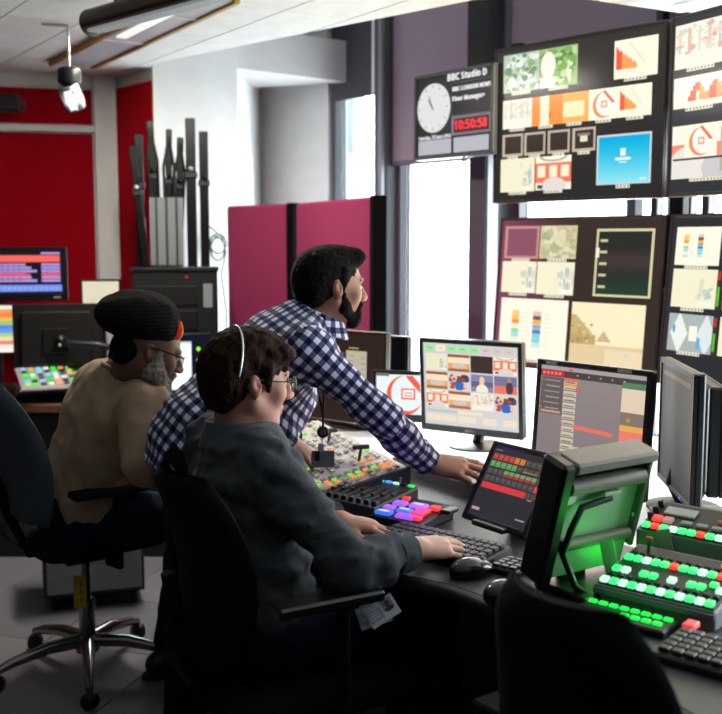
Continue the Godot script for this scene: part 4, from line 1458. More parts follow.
func stands():
	var bx := Transform3D(Basis(Vector3.UP, deg_to_rad(8)), Vector3(-0.955, 1.363, -5.36))
	var b := thing("stand_bin", "pale grey open bin full of folded stands on the rack cabinet", "bin", bx * Vector3(-0.035, 0, 0))
	b.basis = bx.basis
	for z in [-0.06, 0.06]:
		part("side", block(0.16, 0.34, 0.006, 0.002), col("#84898c", 0.3, 0.1), b, put(0, 0.18, z))
		for x in [-0.05, 0.0, 0.05]:
			part("rib", block(0.012, 0.34, 0.006, 0.001), col("#3c3f42", 0.4), b, put(x, 0.18, z * 1.1))
	for x in [-0.08, 0.08]:
		part("side", block(0.006, 0.34, 0.12, 0.002), col("#a9aeb0", 0.3), b, put(x, 0.18, 0))
	part("bottom", block(0.16, 0.008, 0.12, 0.002), col("#55585a", 0.4), b, put(0, 0.006, 0))
	var items := [[-0.165, 0.05, 0.0, 0.66, 0.042, "#050506", "black stand on the outer left, standing beside the pale bin"], [-0.14, 0.10, -0.09, 0.60, 0.036, "#070708", "thick black stand leaning left in front of the pale bin"], [-0.075, 0.02, -0.05, 0.72, 0.034, "#060607", "square black stand at the left end inside the bin"], [-0.055, -0.02, 0.06, 0.60, 0.020, "#d8dcda", "white pole in the middle of the bin"], [-0.03, 0.02, 0.02, 0.68, 0.030, "#08080a", "dark stand with splayed legs behind the white pole"], [-0.005, -0.02, -0.05, 0.56, 0.020, "#c9cecd", "short silver pole in the bin"], [0.02, 0.02, 0.03, 0.64, 0.034, "#09090b", "dark stand with splayed legs at the right end of the bin"], [0.09, 0.03, 0.0, 0.745, 0.050, "#070709", "broad black post standing highest, right of the bin"], [0.155, 0.03, 0.0, 0.68, 0.046, "#08090a", "black post at the right end of the cabinet top"]]
	for k in items.size():
		var q = items[k]
		var t := thing("folded_stand", q[6], "stand", bx * Vector3(q[0], 0.012 if absf(q[0] + 0.035) < 0.08 else 0.002, q[1]), 0.0, "folded stands on the rack cabinet")
		t.basis = bx.basis * Basis(Vector3.BACK, -q[2])
		var m := col(q[5], 0.35, 0.2)
		if k in [3, 5]:
			part("column", Shape.new().tube([Vector3.ZERO, Vector3(0, q[3], 0)], q[4] / 2, 10).mesh(), m, t)
		else:
			part("column", block(q[4], q[3], q[4] * 0.7, 0.004), m, t, put(0, q[3] / 2, 0))
		part("collar", block(q[4] * 1.3, 0.03, q[4] * 1.1, 0.004), col("#2b2c30", 0.4), t, put(0, q[3] * 0.62, 0))
		part("knob", Shape.new().lathe([[0.0, 0.0], [0.012, 0.0], [0.012, 0.02], [0.0, 0.022]], 10, Transform3D(Basis(Vector3.RIGHT, PI / 2), Vector3(0, q[3] * 0.66, q[4] * 0.4))).mesh(), col("#b9bcbc" if k % 2 else "#1a1a1c", 0.3, 0.4), t)
		if k in [2, 4, 6]:
			for s in [-1, 1]:
				part("leg", Shape.new().tube([Vector3(0, q[3] * 0.95, 0.014), Vector3(s * 0.026, q[3] * 0.72, 0.02), Vector3(s * 0.02, q[3] * 0.5, 0.02), Vector3(s * 0.012, 0.03, 0.015)], 0.008, 6).mesh(), m, t)

func build_desk_monitors():
	var black := col("#0f0f11", 0.32)
	monitor("desk_monitor", "black monitor with a grid of twelve studio pictures, behind the reaching hand", Vector3(0.397, 0.967, -3.741), -32.8, -4.5, 0.414, 0.35, picture(selector_picture(), 0.95), {"shell": black, "chin": 0.026, "bezel": 0.017, "depth": 0.06, "light": 0.30, "extras": [["brand_lettering", words("MOOX", 0.011, true, 0.001), col("#8f9094", 0.4), put(0.0, -0.162, 0.0075)]]})
	monitor("desk_monitor", "small black monitor showing a red ring emblem on white", Vector3(0.164, 0.900, -3.975), -15, 0, 0.247, 0.200, picture(roundel_picture(), 1.0), {"shell": black, "bezel": 0.016, "chin": 0.030, "depth": 0.03, "light": 0.12, "extras": [["label_strip", block(0.05, 0.012, 0.002, 0.0), col("#8b8f94", 0.5), put(-0.08, 0.084, 0.0075)], ["brand_lettering", words("SWIT", 0.007, true, 0.001), col("#8f9094", 0.4), put(0.0, -0.076, 0.0075)], ["standby_lamp", block(0.006, 0.006, 0.003, 0.001), glow("#ff7a2a", 1.0), put(0.095, -0.078, 0.0075)]]})
	var scroll := canvas(240, 220, "#3a2c25")
	ink(scroll, 0.55, 0.19, 0.80, 0.76, "#d8d0ba")
	ink(scroll, 0.55, 0.185, 0.80, 0.20, "#e8c878")
	ink(scroll, 0.58, 0.15, 0.70, 0.17, "#b8a890")
	ink(scroll, 0.50, 0.22, 0.53, 0.235, "#8a7a6c")
	ink(scroll, 0.55, 0.72, 0.80, 0.76, "#e8d070")
	for k in 8:
		ink(scroll, 0.58, 0.24 + 0.06 * k, 0.64, 0.25 + 0.06 * k, "#a89e8c")
		ink(scroll, 0.73, 0.26 + 0.06 * k, 0.78, 0.272 + 0.06 * k, "#c0b060")
	monitor("desk_monitor", "brown lit monitor with a cream list column, beside the leaning man's shoulder", Vector3(-0.076, 0.949, -4.165), -38.7, 1.5, 0.449, 0.386, picture(scroll, 0.75), {"shell": col("#2e2420", 0.35), "bezel": 0.014, "depth": 0.05})
	monitor("desk_monitor", "dark monitor mostly hidden behind the cream list monitor", Vector3(0.035, 0.945, -4.275), -38.7, 0, 0.40, 0.34, col("#17171a", 0.2), {"shell": black, "bezel": 0.014})
	monitor("desk_monitor", "large black monitor with a grey timeline and salmon blocks", Vector3(0.678, 0.944, -3.061), -50.3, 4.4, 0.42, 0.377, picture(timeline_picture(), 0.9), {"shell": black, "bezel": 0.017, "depth": 0.05, "light": 0.20, "tint": Color(1, 0.92, 0.88), "extras": [["label_strip", block(0.042, 0.010, 0.002, 0.0), col("#8b8f94", 0.5), put(-0.15, 0.180, 0.0075)], ["label_strip", block(0.048, 0.010, 0.002, 0.0), col("#8b8f94", 0.5), put(0.12, 0.180, 0.0075)]]})
	var dim := canvas(160, 140, "#4c423d")
	for k in 14:
		ink(dim, 0, k / 14.0, 1, (k + 1) / 14.0, Color("#5e524a").lerp(Color("#3a3c42"), k / 13.0))
	ink(dim, 0.04, 0.05, 0.9, 0.09, "#8a7a68")
	monitor("desk_monitor", "monitor seen almost edge on at the right, its screen facing left", Vector3(0.88, 0.975, -2.863), -94.5, 0, 0.42, 0.362, picture(dim, 0.62, 0.62), {"shell": col("#141314", 0.55), "bezel": 0.016, "depth": 0.045, "extras": [["power_lamp", block(0.01, 0.006, 0.004, 0.001), glow("#3c6cff", 1.0), put(0.1, -0.172, 0.0075)]]})
	monitor("desk_monitor", "black ribbed monitor back to back with the edge on monitor", Vector3(0.99, 0.96, -2.90), 82, 0, 0.34, 0.30, col("#101012", 0.5), {"shell": col("#0c0c0d", 0.65), "depth": 0.07})
	# tilting touch panel
	monitor("touch_panel", "tilted touch panel with rows of red and green key pictures", Vector3(0.379, 0.872, -2.600), -57.5, 30.0, 0.246, 0.222, picture(keypad_picture(), 0.75, 0.15), {"shell": col("#1d1d20", 0.25, 0.2), "bezel": 0.014, "chin": 0.016, "depth": 0.014, "stand": false, "category": "touch panel", "roll": 0.8, "light": 0.05, "extras": [["rear_leg", block(0.10, 0.13, 0.012, 0.004), col("#2a2a2c", 0.4), Transform3D(Basis(Vector3.RIGHT, 1.05), Vector3(0.0, -0.062, -0.06))], ["front_foot", block(0.12, 0.014, 0.05, 0.004), col("#2a2724", 0.4), Transform3D(Basis(Vector3.RIGHT, 0.52), Vector3(0.0, -0.105, 0.0))]]})
	screen_from_behind()

func screen_from_behind():
	# the back of a tilted monitor; its pale casing takes the green of the lit keys in front of it
	var c := Vector3(0.506, 0.908, -2.207)
	var root := thing("tilted_monitor", "monitor seen from behind, its back glowing green above the lit keys", "monitor", Vector3(c.x, 0.74, c.z), deg_to_rad(32))
	var x := Transform3D(Basis(Vector3.RIGHT, deg_to_rad(15.5)) * Basis(Vector3.BACK, 0.012), Vector3(0, c.y - 0.74, 0))
	var w := 0.272
	var h := 0.29
	var black := col("#08080a", 0.35)
	var grey := col("#6c625a", 0.45)
	var pale := col("#a4a8a2", 0.30, 0.1)
	part("slab", block(w, h, 0.03, 0.008), black, root, x * put(0, 0, -0.035))
	part("side_cheek", block(0.038, h, 0.075, 0.01), black, root, x * put(-w / 2 + 0.012, 0, -0.012))
	part("side_cheek", block(0.012, h * 0.8, 0.05, 0.006), col("#4c4a48", 0.4), root, x * put(w / 2 - 0.006, 0.02, -0.012))
	part("top_ledge", block(w - 0.03, 0.026, 0.075, 0.009), grey, root, x * put(0.012, h / 2 - 0.012, -0.01))
	part("inner_ledge", Shape.new().tube([Vector3(-w / 2 + 0.04, h / 2 - 0.066, 0.0), Vector3(w / 2 - 0.015, h / 2 - 0.066, 0.0)], 0.019, 12).mesh(), grey, root, x)
	part("back_plate", block(w - 0.06, 0.125, 0.012, 0.004), pale, root, x * put(0.02, 0.005, -0.012))
	part("lower_bar", Shape.new().tube([Vector3(-w / 2 + 0.05, -0.062, 0.004), Vector3(w / 2 - 0.02, -0.062, 0.004)], 0.014, 12).mesh(), grey, root, x)
	part("lower_plate", block(w - 0.06, 0.07, 0.012, 0.004), pale, root, x * put(0.015, -0.108, -0.004))
	part("socket_plate", block(0.035, 0.022, 0.006, 0.002), col("#b8bcb8", 0.4), root, x * put(-0.085, 0.048, 0.0))
	part("latch", block(0.05, 0.010, 0.02, 0.003), pale, root, x * put(0.03, 0.052, 0.004))
	var arm := Shape.new().tube([x * Vector3(0.03, 0.04, 0.008), x * Vector3(-0.055, 0.032, 0.012), x * Vector3(-0.075, -0.02, 0.014), x * Vector3(-0.085, -0.075, 0.016), Vector3(-0.08, 0.03, 0.03), Vector3(-0.06, 0.01, 0.05)], 0.008, 8)
	part("arm", arm.mesh(), black, root)
	part("screw", Shape.new().lathe([[0.0, 0.0], [0.005, 0.0], [0.005, 0.004], [0.0, 0.004]], 8, Transform3D(Basis(Vector3.RIGHT, PI / 2), Vector3())).mesh(), col("#d8d8d8", 0.3, 0.6), root, x * put(0.125, -0.02, 0.0))
	part("stand_foot", block(0.20, 0.02, 0.16, 0.006), black, root, put(0, 0.01, 0.0))
	part("stand_neck", block(0.08, 0.10, 0.02, 0.006), black, root, Transform3D(Basis(Vector3.RIGHT, 0.2), Vector3(0.0, 0.06, -0.06)))

# ---------------------------------------------------------------- consoles, keyboards, mice
func key_row(parent: Node, x: Transform3D, n: int, pitch: float, size: Vector3, tones: Array, called := "key"):
	var m := block(size.x, size.y, size.z, 0.0018)
	for k in n:
		var tone = tones[k % tones.size()]
		if tone == null:
			continue
		part(called, m, tone, parent, x * put(pitch * k, 0, 0))

func build_controls():
	var body := col("#6a6c70", 0.5, 0.1)
	var dark := col("#17181b", 0.5)
	var gl := glow("#3df080", 1.25)
	var gr := glow("#1ff04e", 1.2)
	var wh := glow("#c9f7de", 1.15)
	var rd := glow("#ff4038", 1.1)
	var orange := glow("#ff8a3c", 1.1)
	var YAW := 0.7220    # rows of the switcher run along (0.751, 0, 0.66)
	# the big switcher in front: wedge with three lit rows
	var o := Vector3(0.491, 0.74, -2.123)
	var R := Basis(Vector3(0.751, 0, 0.660), Vector3.UP, Vector3(-0.660, 0, 0.751))
	var v := thing("vision_switcher", "grey wedge switcher with three rows of glowing green keys at the right", "switcher", o)
	v.basis = R
	var prof := PackedVector2Array([Vector2(0.0, 0.0), Vector2(0.0, 0.04), Vector2(-0.20, 0.082), Vector2(-0.21, 0.0)])
	# prism outline lies in x, z: map its first axis to depth and its second to height, and its height to the width
	var side := Transform3D(Basis(Vector3(0, 0, 1), Vector3(1, 0, 0), Vector3(0, 1, 0)), Vector3.ZERO)
	part("wedge_body", Shape.new().prism(prof, 0.0, 0.262, side, 0.004).mesh(), body, v)
	var slope := Transform3D(Basis(Vector3.RIGHT, atan2(0.042, 0.20)), Vector3(0, 0.0415, 0))
	part("key_bed", block(0.25, 0.004, 0.185, 0.001), dark, v, slope * put(0.131, 0.001, -0.10))
	part("front_lip", block(0.262, 0.014, 0.006, 0.002), col("#6f7176", 0.4, 0.3), v, put(0.131, 0.030, 0.003))
	key_row(v, slope * put(0.017, 0.007, -0.016), 12, 0.0207, Vector3(0.0175, 0.010, 0.018), [wh, gl])
	key_row(v, slope * put(0.017, 0.007, -0.070), 12, 0.0207, Vector3(0.0175, 0.010, 0.018), [gl, wh, null, gl, gl, null, wh, null, gl, gl, null, wh])
	key_row(v, slope * put(0.017, 0.007, -0.088), 12, 0.0207, Vector3(0.0175, 0.010, 0.014), [null, null, null, null, null, null, null, null, null, null, gl, null])
	key_row(v, slope * put(0.017, 0.007, -0.126), 12, 0.0207, Vector3(0.0175, 0.010, 0.018), [gl, gl, wh, gl, gl, rd, gl, gl, wh, gl, rd, orange])
	key_row(v, slope * put(0.017, 0.006, -0.045), 12, 0.0207, Vector3(0.012, 0.008, 0.010), [col("#202226", 0.5)], "blank_key")
	key_row(v, slope * put(0.017, 0.006, -0.152), 12, 0.0207, Vector3(0.012, 0.008, 0.010), [col("#202226", 0.5)], "blank_key")
	key_row(v, slope * put(0.215, 0.007, -0.176), 2, 0.024, Vector3(0.02, 0.010, 0.02), [orange])
	var lever := Shape.new().tube([Vector3(0.04, 0.07, -0.165), Vector3(0.04, 0.105, -0.168)], 0.0035, 8)
	part("lever", lever.mesh(), dark, v)
	part("lever_tip", block(0.016, 0.010, 0.010, 0.003), col("#b02a2a", 0.4), v, put(0.04, 0.108, -0.168))
	for q in [[-0.004, -0.075, -0.10], [0.05, -0.235, -0.10]]:
		part("side_plate", block(0.030, 0.085, 0.006, 0.002), col("#85827f", 0.45, 0.2), v, Transform3D(Basis(Vector3.UP, 0.35) * Basis(Vector3.BACK, 0.22), Vector3(q[0], 0.075, q[1])))
	# light thrown back by the rows of lit keys onto what stands beside them
	for q in [[Vector3(0.04, 0.13, -0.04), 0.006], [Vector3(-0.02, 0.06, -0.12), 0.005]]:
		var om := OmniLight3D.new()
		om.name = "key_glow"
		om.light_color = Color(0.1, 1.0, 0.25)
		om.light_energy = q[1]
		om.light_size = 0.04
		om.omni_range = 6.0
		om.omni_attenuation = 2.0
		om.shadow_enabled = true
		add_child(om, true)
		om.position = o + R * q[0]
	# upper switcher panel behind it
	var u := thing("upper_switcher", "raised switcher panel with one long row of green keys behind the larger one", "switcher", Vector3(0.633, 0.74, -2.33))
	u.basis = R
	part("plinth", Shape.new().prism(PackedVector2Array([Vector2(0.0, 0.0), Vector2(0.0, 0.10), Vector2(-0.13, 0.142), Vector2(-0.14, 0.0)]), 0.0, 0.34, side, 0.004).mesh(), body, u)
	var us := Transform3D(Basis(Vector3.RIGHT, atan2(0.042, 0.13)), Vector3(0, 0.1015, 0))
	part("key_bed", block(0.325, 0.004, 0.12, 0.001), dark, u, us * put(0.17, 0.001, -0.066))
	key_row(u, us * put(0.018, 0.007, -0.014), 15, 0.0215, Vector3(0.0185, 0.010, 0.016), [gl, rd, gl, wh, gl])
	key_row(u, us * put(0.030, 0.006, -0.048), 2, 0.026, Vector3(0.022, 0.010, 0.020), [rd, glow("#d8a09a", 0.6)])
	key_row(u, us * put(0.10, 0.006, -0.048), 3, 0.036, Vector3(0.026, 0.008, 0.014), [col("#8c8e92", 0.4)])
	key_row(u, us * put(0.17, 0.006, -0.078), 5, 0.022, Vector3(0.018, 0.008, 0.008), [glow("#a05a30", 0.7)])
	part("display_strip", block(0.075, 0.006, 0.032, 0.002), col("#a2a5a8", 0.35), u, us * put(0.07, 0.006, -0.088))
	for k in 3:
		part("knob", Shape.new().lathe([[0.0, 0.0], [0.008, 0.0], [0.007, 0.014], [0.0, 0.015]], 12).mesh(), dark, u, us * put(0.012, 0.003, -0.05 - 0.028 * k))
	# slim strip in front
	var p := thing("key_strip", "slim black strip with a row of eight green keys in front of the switcher", "keypad", Vector3(0.478, 0.74, -2.098))
	p.basis = R
	part("body", block(0.20, 0.016, 0.075, 0.004), dark, p, put(0.095, 0.008, 0.035))
	key_row(p, put(0.012, 0.018, 0.010), 8, 0.0235, Vector3(0.018, 0.008, 0.012), [gr])
	key_row(p, put(0.10, 0.018, 0.045), 4, 0.0235, Vector3(0.018, 0.008, 0.012), [gr])
	# keyboards and mice
	keyboard("black keyboard with one red key at the lower right, under the switcher", Vector3(0.70, 0.74, -1.745), R, 0.36, 0.13, 14, true)
	var Rf := Basis(Vector3.UP, deg_to_rad(-41.0))
	keyboard("black keyboard under the seated man's hand", on(437, 547, 0.75), Rf, 0.34, 0.15, 15, false)
	var nk := on(512, 569, 0.745)
	var num := thing("number_pad", "small black number pad beside the mouse at the desk edge", "keypad", Vector3(nk.x, 0.74, nk.z), deg_to_rad(-41))
	part("body", block(0.075, 0.016, 0.085, 0.004), dark, num, put(0, 0.008, 0))
	for r in 4:
		for k in 3:
			part("key", block(0.017, 0.007, 0.015, 0.002), col("#222327", 0.4), num, put(-0.022 + 0.022 * k, 0.019, -0.03 + 0.02 * r))
	mouse("black mouse in front of the seated man's keyboard", on(472, 576, 0.74), deg_to_rad(-62))
	mouse("black mouse nearest the desk edge beside the chair back", on(506, 599, 0.74), deg_to_rad(-55))
	fader_panel()
	button_panel()
	production_console()
	riser()

func keyboard(label: String, where: Vector3, b: Basis, w: float, d: float, n: int, red: bool):
	var k := thing("keyboard", label, "keyboard", Vector3(where.x, 0.74, where.z))
	k.basis = b
	var tilt := Transform3D(Basis(Vector3.RIGHT, 0.07), Vector3(0, 0.014, 0))
	part("body", block(w, 0.018, d, 0.005), col("#17181a", 0.5), k, tilt)
	var keys := Shape.new()
	var pitch := (w - 0.02) / n
	for r in 5:
		for i in n:
			keys.box(Vector3(pitch * 0.86, 0.010, (d - 0.02) / 5 * 0.84), Transform3D(Basis(), Vector3(-w / 2 + 0.01 + pitch * (i + 0.5), 0.013, -d / 2 + 0.01 + (d - 0.02) / 5 * (r + 0.5))), 0.002)
	part("keys", keys.mesh(), col("#191a1d", 0.5), k, tilt)
	if red:
		part("red_key", block(pitch, 0.012, 0.03, 0.002), glow("#ff3a38", 0.9), k, tilt * put(-w / 2 + 0.02, 0.015, -d / 2 - 0.006))

func mouse(label: String, where: Vector3, turn: float):
	var m := thing("mouse", label, "mouse", Vector3(where.x, 0.7405, where.z), turn)
	var f := Field.new()
	f.egg(Vector3(0, 0.012, 0), Vector3(0.031, 0.026, 0.056), Basis(), 0.01)
	f.egg(Vector3(0, 0.016, 0.015), Vector3(0.026, 0.024, 0.036), Basis(), 0.02)
	f.cap(Vector3(0, -0.1, 0), Vector3(0, -0.1001, 0), 0.1, 0.1, 0.006, 1)
	part("shell", f.skin(Vector3(-0.04, -0.01, -0.065), Vector3(0.04, 0.05, 0.065), 0.0045).mesh(), col("#0c0c0e", 0.18), m)
	part("wheel", Shape.new().lathe([[0.0, -0.003], [0.008, -0.003], [0.008, 0.003], [0.0, 0.003]], 12, Transform3D(Basis(Vector3.BACK, PI / 2), Vector3(0, 0.033, -0.028))).mesh(), col("#3a3b3e", 0.4), m)
	part("cable", Shape.new().tube([Vector3(0, 0.012, -0.054), Vector3(0.02, 0.004, -0.09), Vector3(0.05, 0.0035, -0.11), Vector3(0.09, 0.0035, -0.10)], 0.002, 6).mesh(), col("#0c0c0e", 0.5), m)

func frame_from(bl: Vector3, br: Vector3) -> Basis:
	var r := (br - bl)
	r.y = 0
	r = r.normalized()
	return Basis(r, Vector3.UP, Vector3(-r.z, 0, r.x))

func fader_panel():
	var bl := Vector3(-0.137, 0.74, -2.904)
	var br := Vector3(0.038, 0.74, -2.759)
	var t := thing("fader_panel", "black fader panel with a row of round knobs and green lamps", "panel", bl)
	t.basis = frame_from(bl, br)
	var w := 0.227
	var side := Transform3D(Basis(Vector3(0, 0, 1), Vector3(1, 0, 0), Vector3(0, 1, 0)), Vector3.ZERO)
	part("body", Shape.new().prism(PackedVector2Array([Vector2(0.0, 0.0), Vector2(0.0, 0.036), Vector2(-0.20, 0.058), Vector2(-0.20, 0.0)]), 0.0, w, side, 0.004).mesh(), col("#34363a", 0.5), t)
	var top := Transform3D(Basis(Vector3.RIGHT, 0.11), Vector3(0, 0.0365, 0))
	for k in 8:
		var x := 0.018 + 0.0273 * k
		part("knob", Shape.new().lathe([[0.0, 0.0], [0.0085, 0.0], [0.0075, 0.010], [0.005, 0.012], [0.0, 0.012]], 14).mesh(), col("#0b0b0c", 0.3), t, top * put(x, 0, -0.018))
		part("slot", block(0.003, 0.002, 0.10, 0.0), col("#08080a", 0.6), t, top * put(x, 0.001, -0.095))
		part("fader_cap", block(0.012, 0.006, 0.010, 0.002), col("#303238", 0.4), t, top * put(x, 0.004, -0.07 - 0.011 * (k % 4)))
		part("key_lamp", block(0.021, 0.006, 0.010, 0.002), glow(["#2cf06a", "#2cf06a", "#20e458", "#2cf06a", "#5c9cff", "#b4f4d8", "#2a2c2e", "#28f04c"][k], 1.1 if k != 6 else 0.1), t, top * put(x, 0.003, -0.19))
	part("toggle", Shape.new().tube([Vector3(0.165, 0.055, -0.192), Vector3(0.168, 0.078, -0.19)], 0.003, 6).mesh(), col("#a0a4a8", 0.3, 0.6), t)

func button_panel():
	var bl := Vector3(0.023, 0.74, -2.751)
	var br := Vector3(0.157, 0.74, -2.651)
	var t := thing("button_panel", "small black panel of violet, blue and red lit keys", "panel", bl)
	t.basis = frame_from(bl, br)
	var w := 0.167
	var side := Transform3D(Basis(Vector3(0, 0, 1), Vector3(1, 0, 0), Vector3(0, 1, 0)), Vector3.ZERO)
	part("body", Shape.new().prism(PackedVector2Array([Vector2(0.0, 0.0), Vector2(0.0, 0.02), Vector2(-0.165, 0.038), Vector2(-0.165, 0.0)]), 0.0, w, side, 0.004).mesh(), col("#1b1c20", 0.45), t)
	var top := Transform3D(Basis(Vector3.RIGHT, 0.109), Vector3(0, 0.021, 0))
	var keys := [[0.035, -0.020, 0.052, 0.024, "#3d74f0"], [0.104, -0.020, 0.056, 0.024, "#b060f0"], [0.140, -0.022, 0.028, 0.02, "#ff3c4c"], [0.026, -0.058, 0.034, 0.022, "#a868e8"], [0.078, -0.056, 0.045, 0.024, "#4a7cf0"], [0.125, -0.062, 0.040, 0.050, "#ff3a34"], [0.035, -0.098, 0.040, 0.026, "#a86cf0"], [0.092, -0.104, 0.052, 0.028, "#b478f4"], [0.142, -0.108, 0.030, 0.024, "#ff3c38"], [0.028, -0.138, 0.022, 0.018, "#ff3a34"]]
	for q in keys:
		part("key", block(q[2], 0.010, q[3], 0.003), glow(q[4], 1.0), t, top * put(q[0], 0.006, q[1]))
	for q in [[0.035, -0.020], [0.078, -0.056], [0.092, -0.104]]:
		part("key_legend", block(0.030, 0.001, 0.010, 0.0), glow("#e0d8ff", 0.9), t, top * put(q[0], 0.0115, q[1]))
	var vi := OmniLight3D.new()
	vi.name = "violet_key_glow"
	vi.light_color = Color(0.62, 0.25, 1.0)
	vi.light_energy = 0.004
	vi.light_size = 0.03
	vi.omni_range = 5.0
	vi.omni_attenuation = 2.0
	vi.shadow_enabled = true
	add_child(vi)
	vi.position = t.transform * Vector3(0.09, 0.075, -0.11)
	part("side_arm", block(0.03, 0.012, 0.05, 0.003), col("#101114", 0.4), t, put(w + 0.012, 0.035, -0.12))

func production_console():
	# the wide sloping console that the leaning man rests a hand on
	var t := thing("production_console", "wide sloping grey console with many small lit keys, under the hanging badge", "console", Vector3(-0.115, 0.74, -2.93))
	t.basis = Basis(Vector3(0.349, 0, 0.937), Vector3.UP, Vector3(-0.937, 0, 0.349))
	var side := Transform3D(Basis(Vector3(0, 0, 1), Vector3(1, 0, 0), Vector3(0, 1, 0)), Vector3.ZERO)
	part("body", Shape.new().prism(PackedVector2Array([Vector2(0.0, 0.0), Vector2(0.0, 0.03), Vector2(-0.27, 0.092), Vector2(-0.27, 0.0)]), -0.86, 0.0, side, 0.004).mesh(), col("#cfcaca", 0.5), t)
	part("end_cheek", Shape.new().prism(PackedVector2Array([Vector2(0.004, 0.0), Vector2(0.004, 0.032), Vector2(-0.274, 0.096), Vector2(-0.274, 0.0)]), 0.0, 0.018, side, 0.004).mesh(), col("#2c2e32", 0.45), t)
	var top := Transform3D(Basis(Vector3.RIGHT, atan2(0.062, 0.27)), Vector3(0, 0.0305, 0))
	var rng := RandomNumberGenerator.new()
	rng.seed = 21
	var lit := ["#c8ff3c", "#ffa050", "#ff9a50", "#8ff03c", "#ffb090"]
	var calm := ["#dcdccf", "#e4d2c8", "#8c8c8c", "#b4b2b0", "#c4c0bc"]
	for k in 27:
		for row in 10:
			if rng.randf() < 0.2 or k % 5 == 4:
				continue
			var bright: bool = (k in [1, 2, 5, 8, 12, 17, 22]) and rng.randf() < 0.7
			var tone: String = lit[(k + rng.randi() % 2) % 5] if bright else calm[rng.randi() % 5]
			part("key", block(0.020, 0.006, 0.014, 0.002), glow(tone, 0.8) if bright else col(tone, 0.5), t, top * put(-0.022 - 0.031 * k, 0.005, -0.022 - 0.0255 * row))
	for k in 2:
		var x := -0.20 - 0.30 * k
		part("fader_stem", Shape.new().tube([Vector3(x, 0.075, -0.19), Vector3(x - 0.008, 0.112, -0.20)], 0.005, 8).mesh(), col("#1a1b1e", 0.4), t)
		part("fader_grip", block(0.014, 0.014, 0.055, 0.004), col("#141518", 0.4), t, put(x - 0.008, 0.118, -0.20))

func riser():
	var a := Vector3(0.10, 0.74, -3.40)
	var b := Vector3(0.46, 0.74, -2.82)
	var t := thing("riser_panel", "long black raised panel with pale blue keys under the reaching hand", "panel", (a + b) / 2)
	t.basis = frame_from(a, b)
	var w := a.distance_to(b)
	var side := Transform3D(Basis(Vector3(0, 0, 1), Vector3(1, 0, 0), Vector3(0, 1, 0)), Vector3.ZERO)
	part("body", Shape.new().prism(PackedVector2Array([Vector2(0.0, 0.0), Vector2(-0.005, 0.042), Vector2(-0.13, 0.05), Vector2(-0.14, 0.0)]), -w / 2, w / 2, side, 0.004).mesh(), col("#141518", 0.45), t)
	part("front_strip", block(w - 0.02, 0.006, 0.004, 0.001), col("#33353a", 0.4), t, put(0, 0.032, -0.001))
	var top := Transform3D(Basis(Vector3.RIGHT, 0.064), Vector3(0, 0.0432, -0.006))
	for r in 2:
		for k in 8:
			part("key", block(0.022, 0.006, 0.018, 0.002), glow("#7fb4ff" if (k + r) % 3 else "#bfeaf0", 0.9), t, top * put(-0.18 + 0.036 * k, 0.003, -0.05 - 0.035 * r))
	part("trackball", Shape.new().lathe([[0.0, 0.0], [0.022, 0.0], [0.022, 0.008], [0.015, 0.02], [0.0, 0.024]], 16).mesh(), col("#26272b", 0.3), t, top * put(-0.22, 0.0, -0.07))

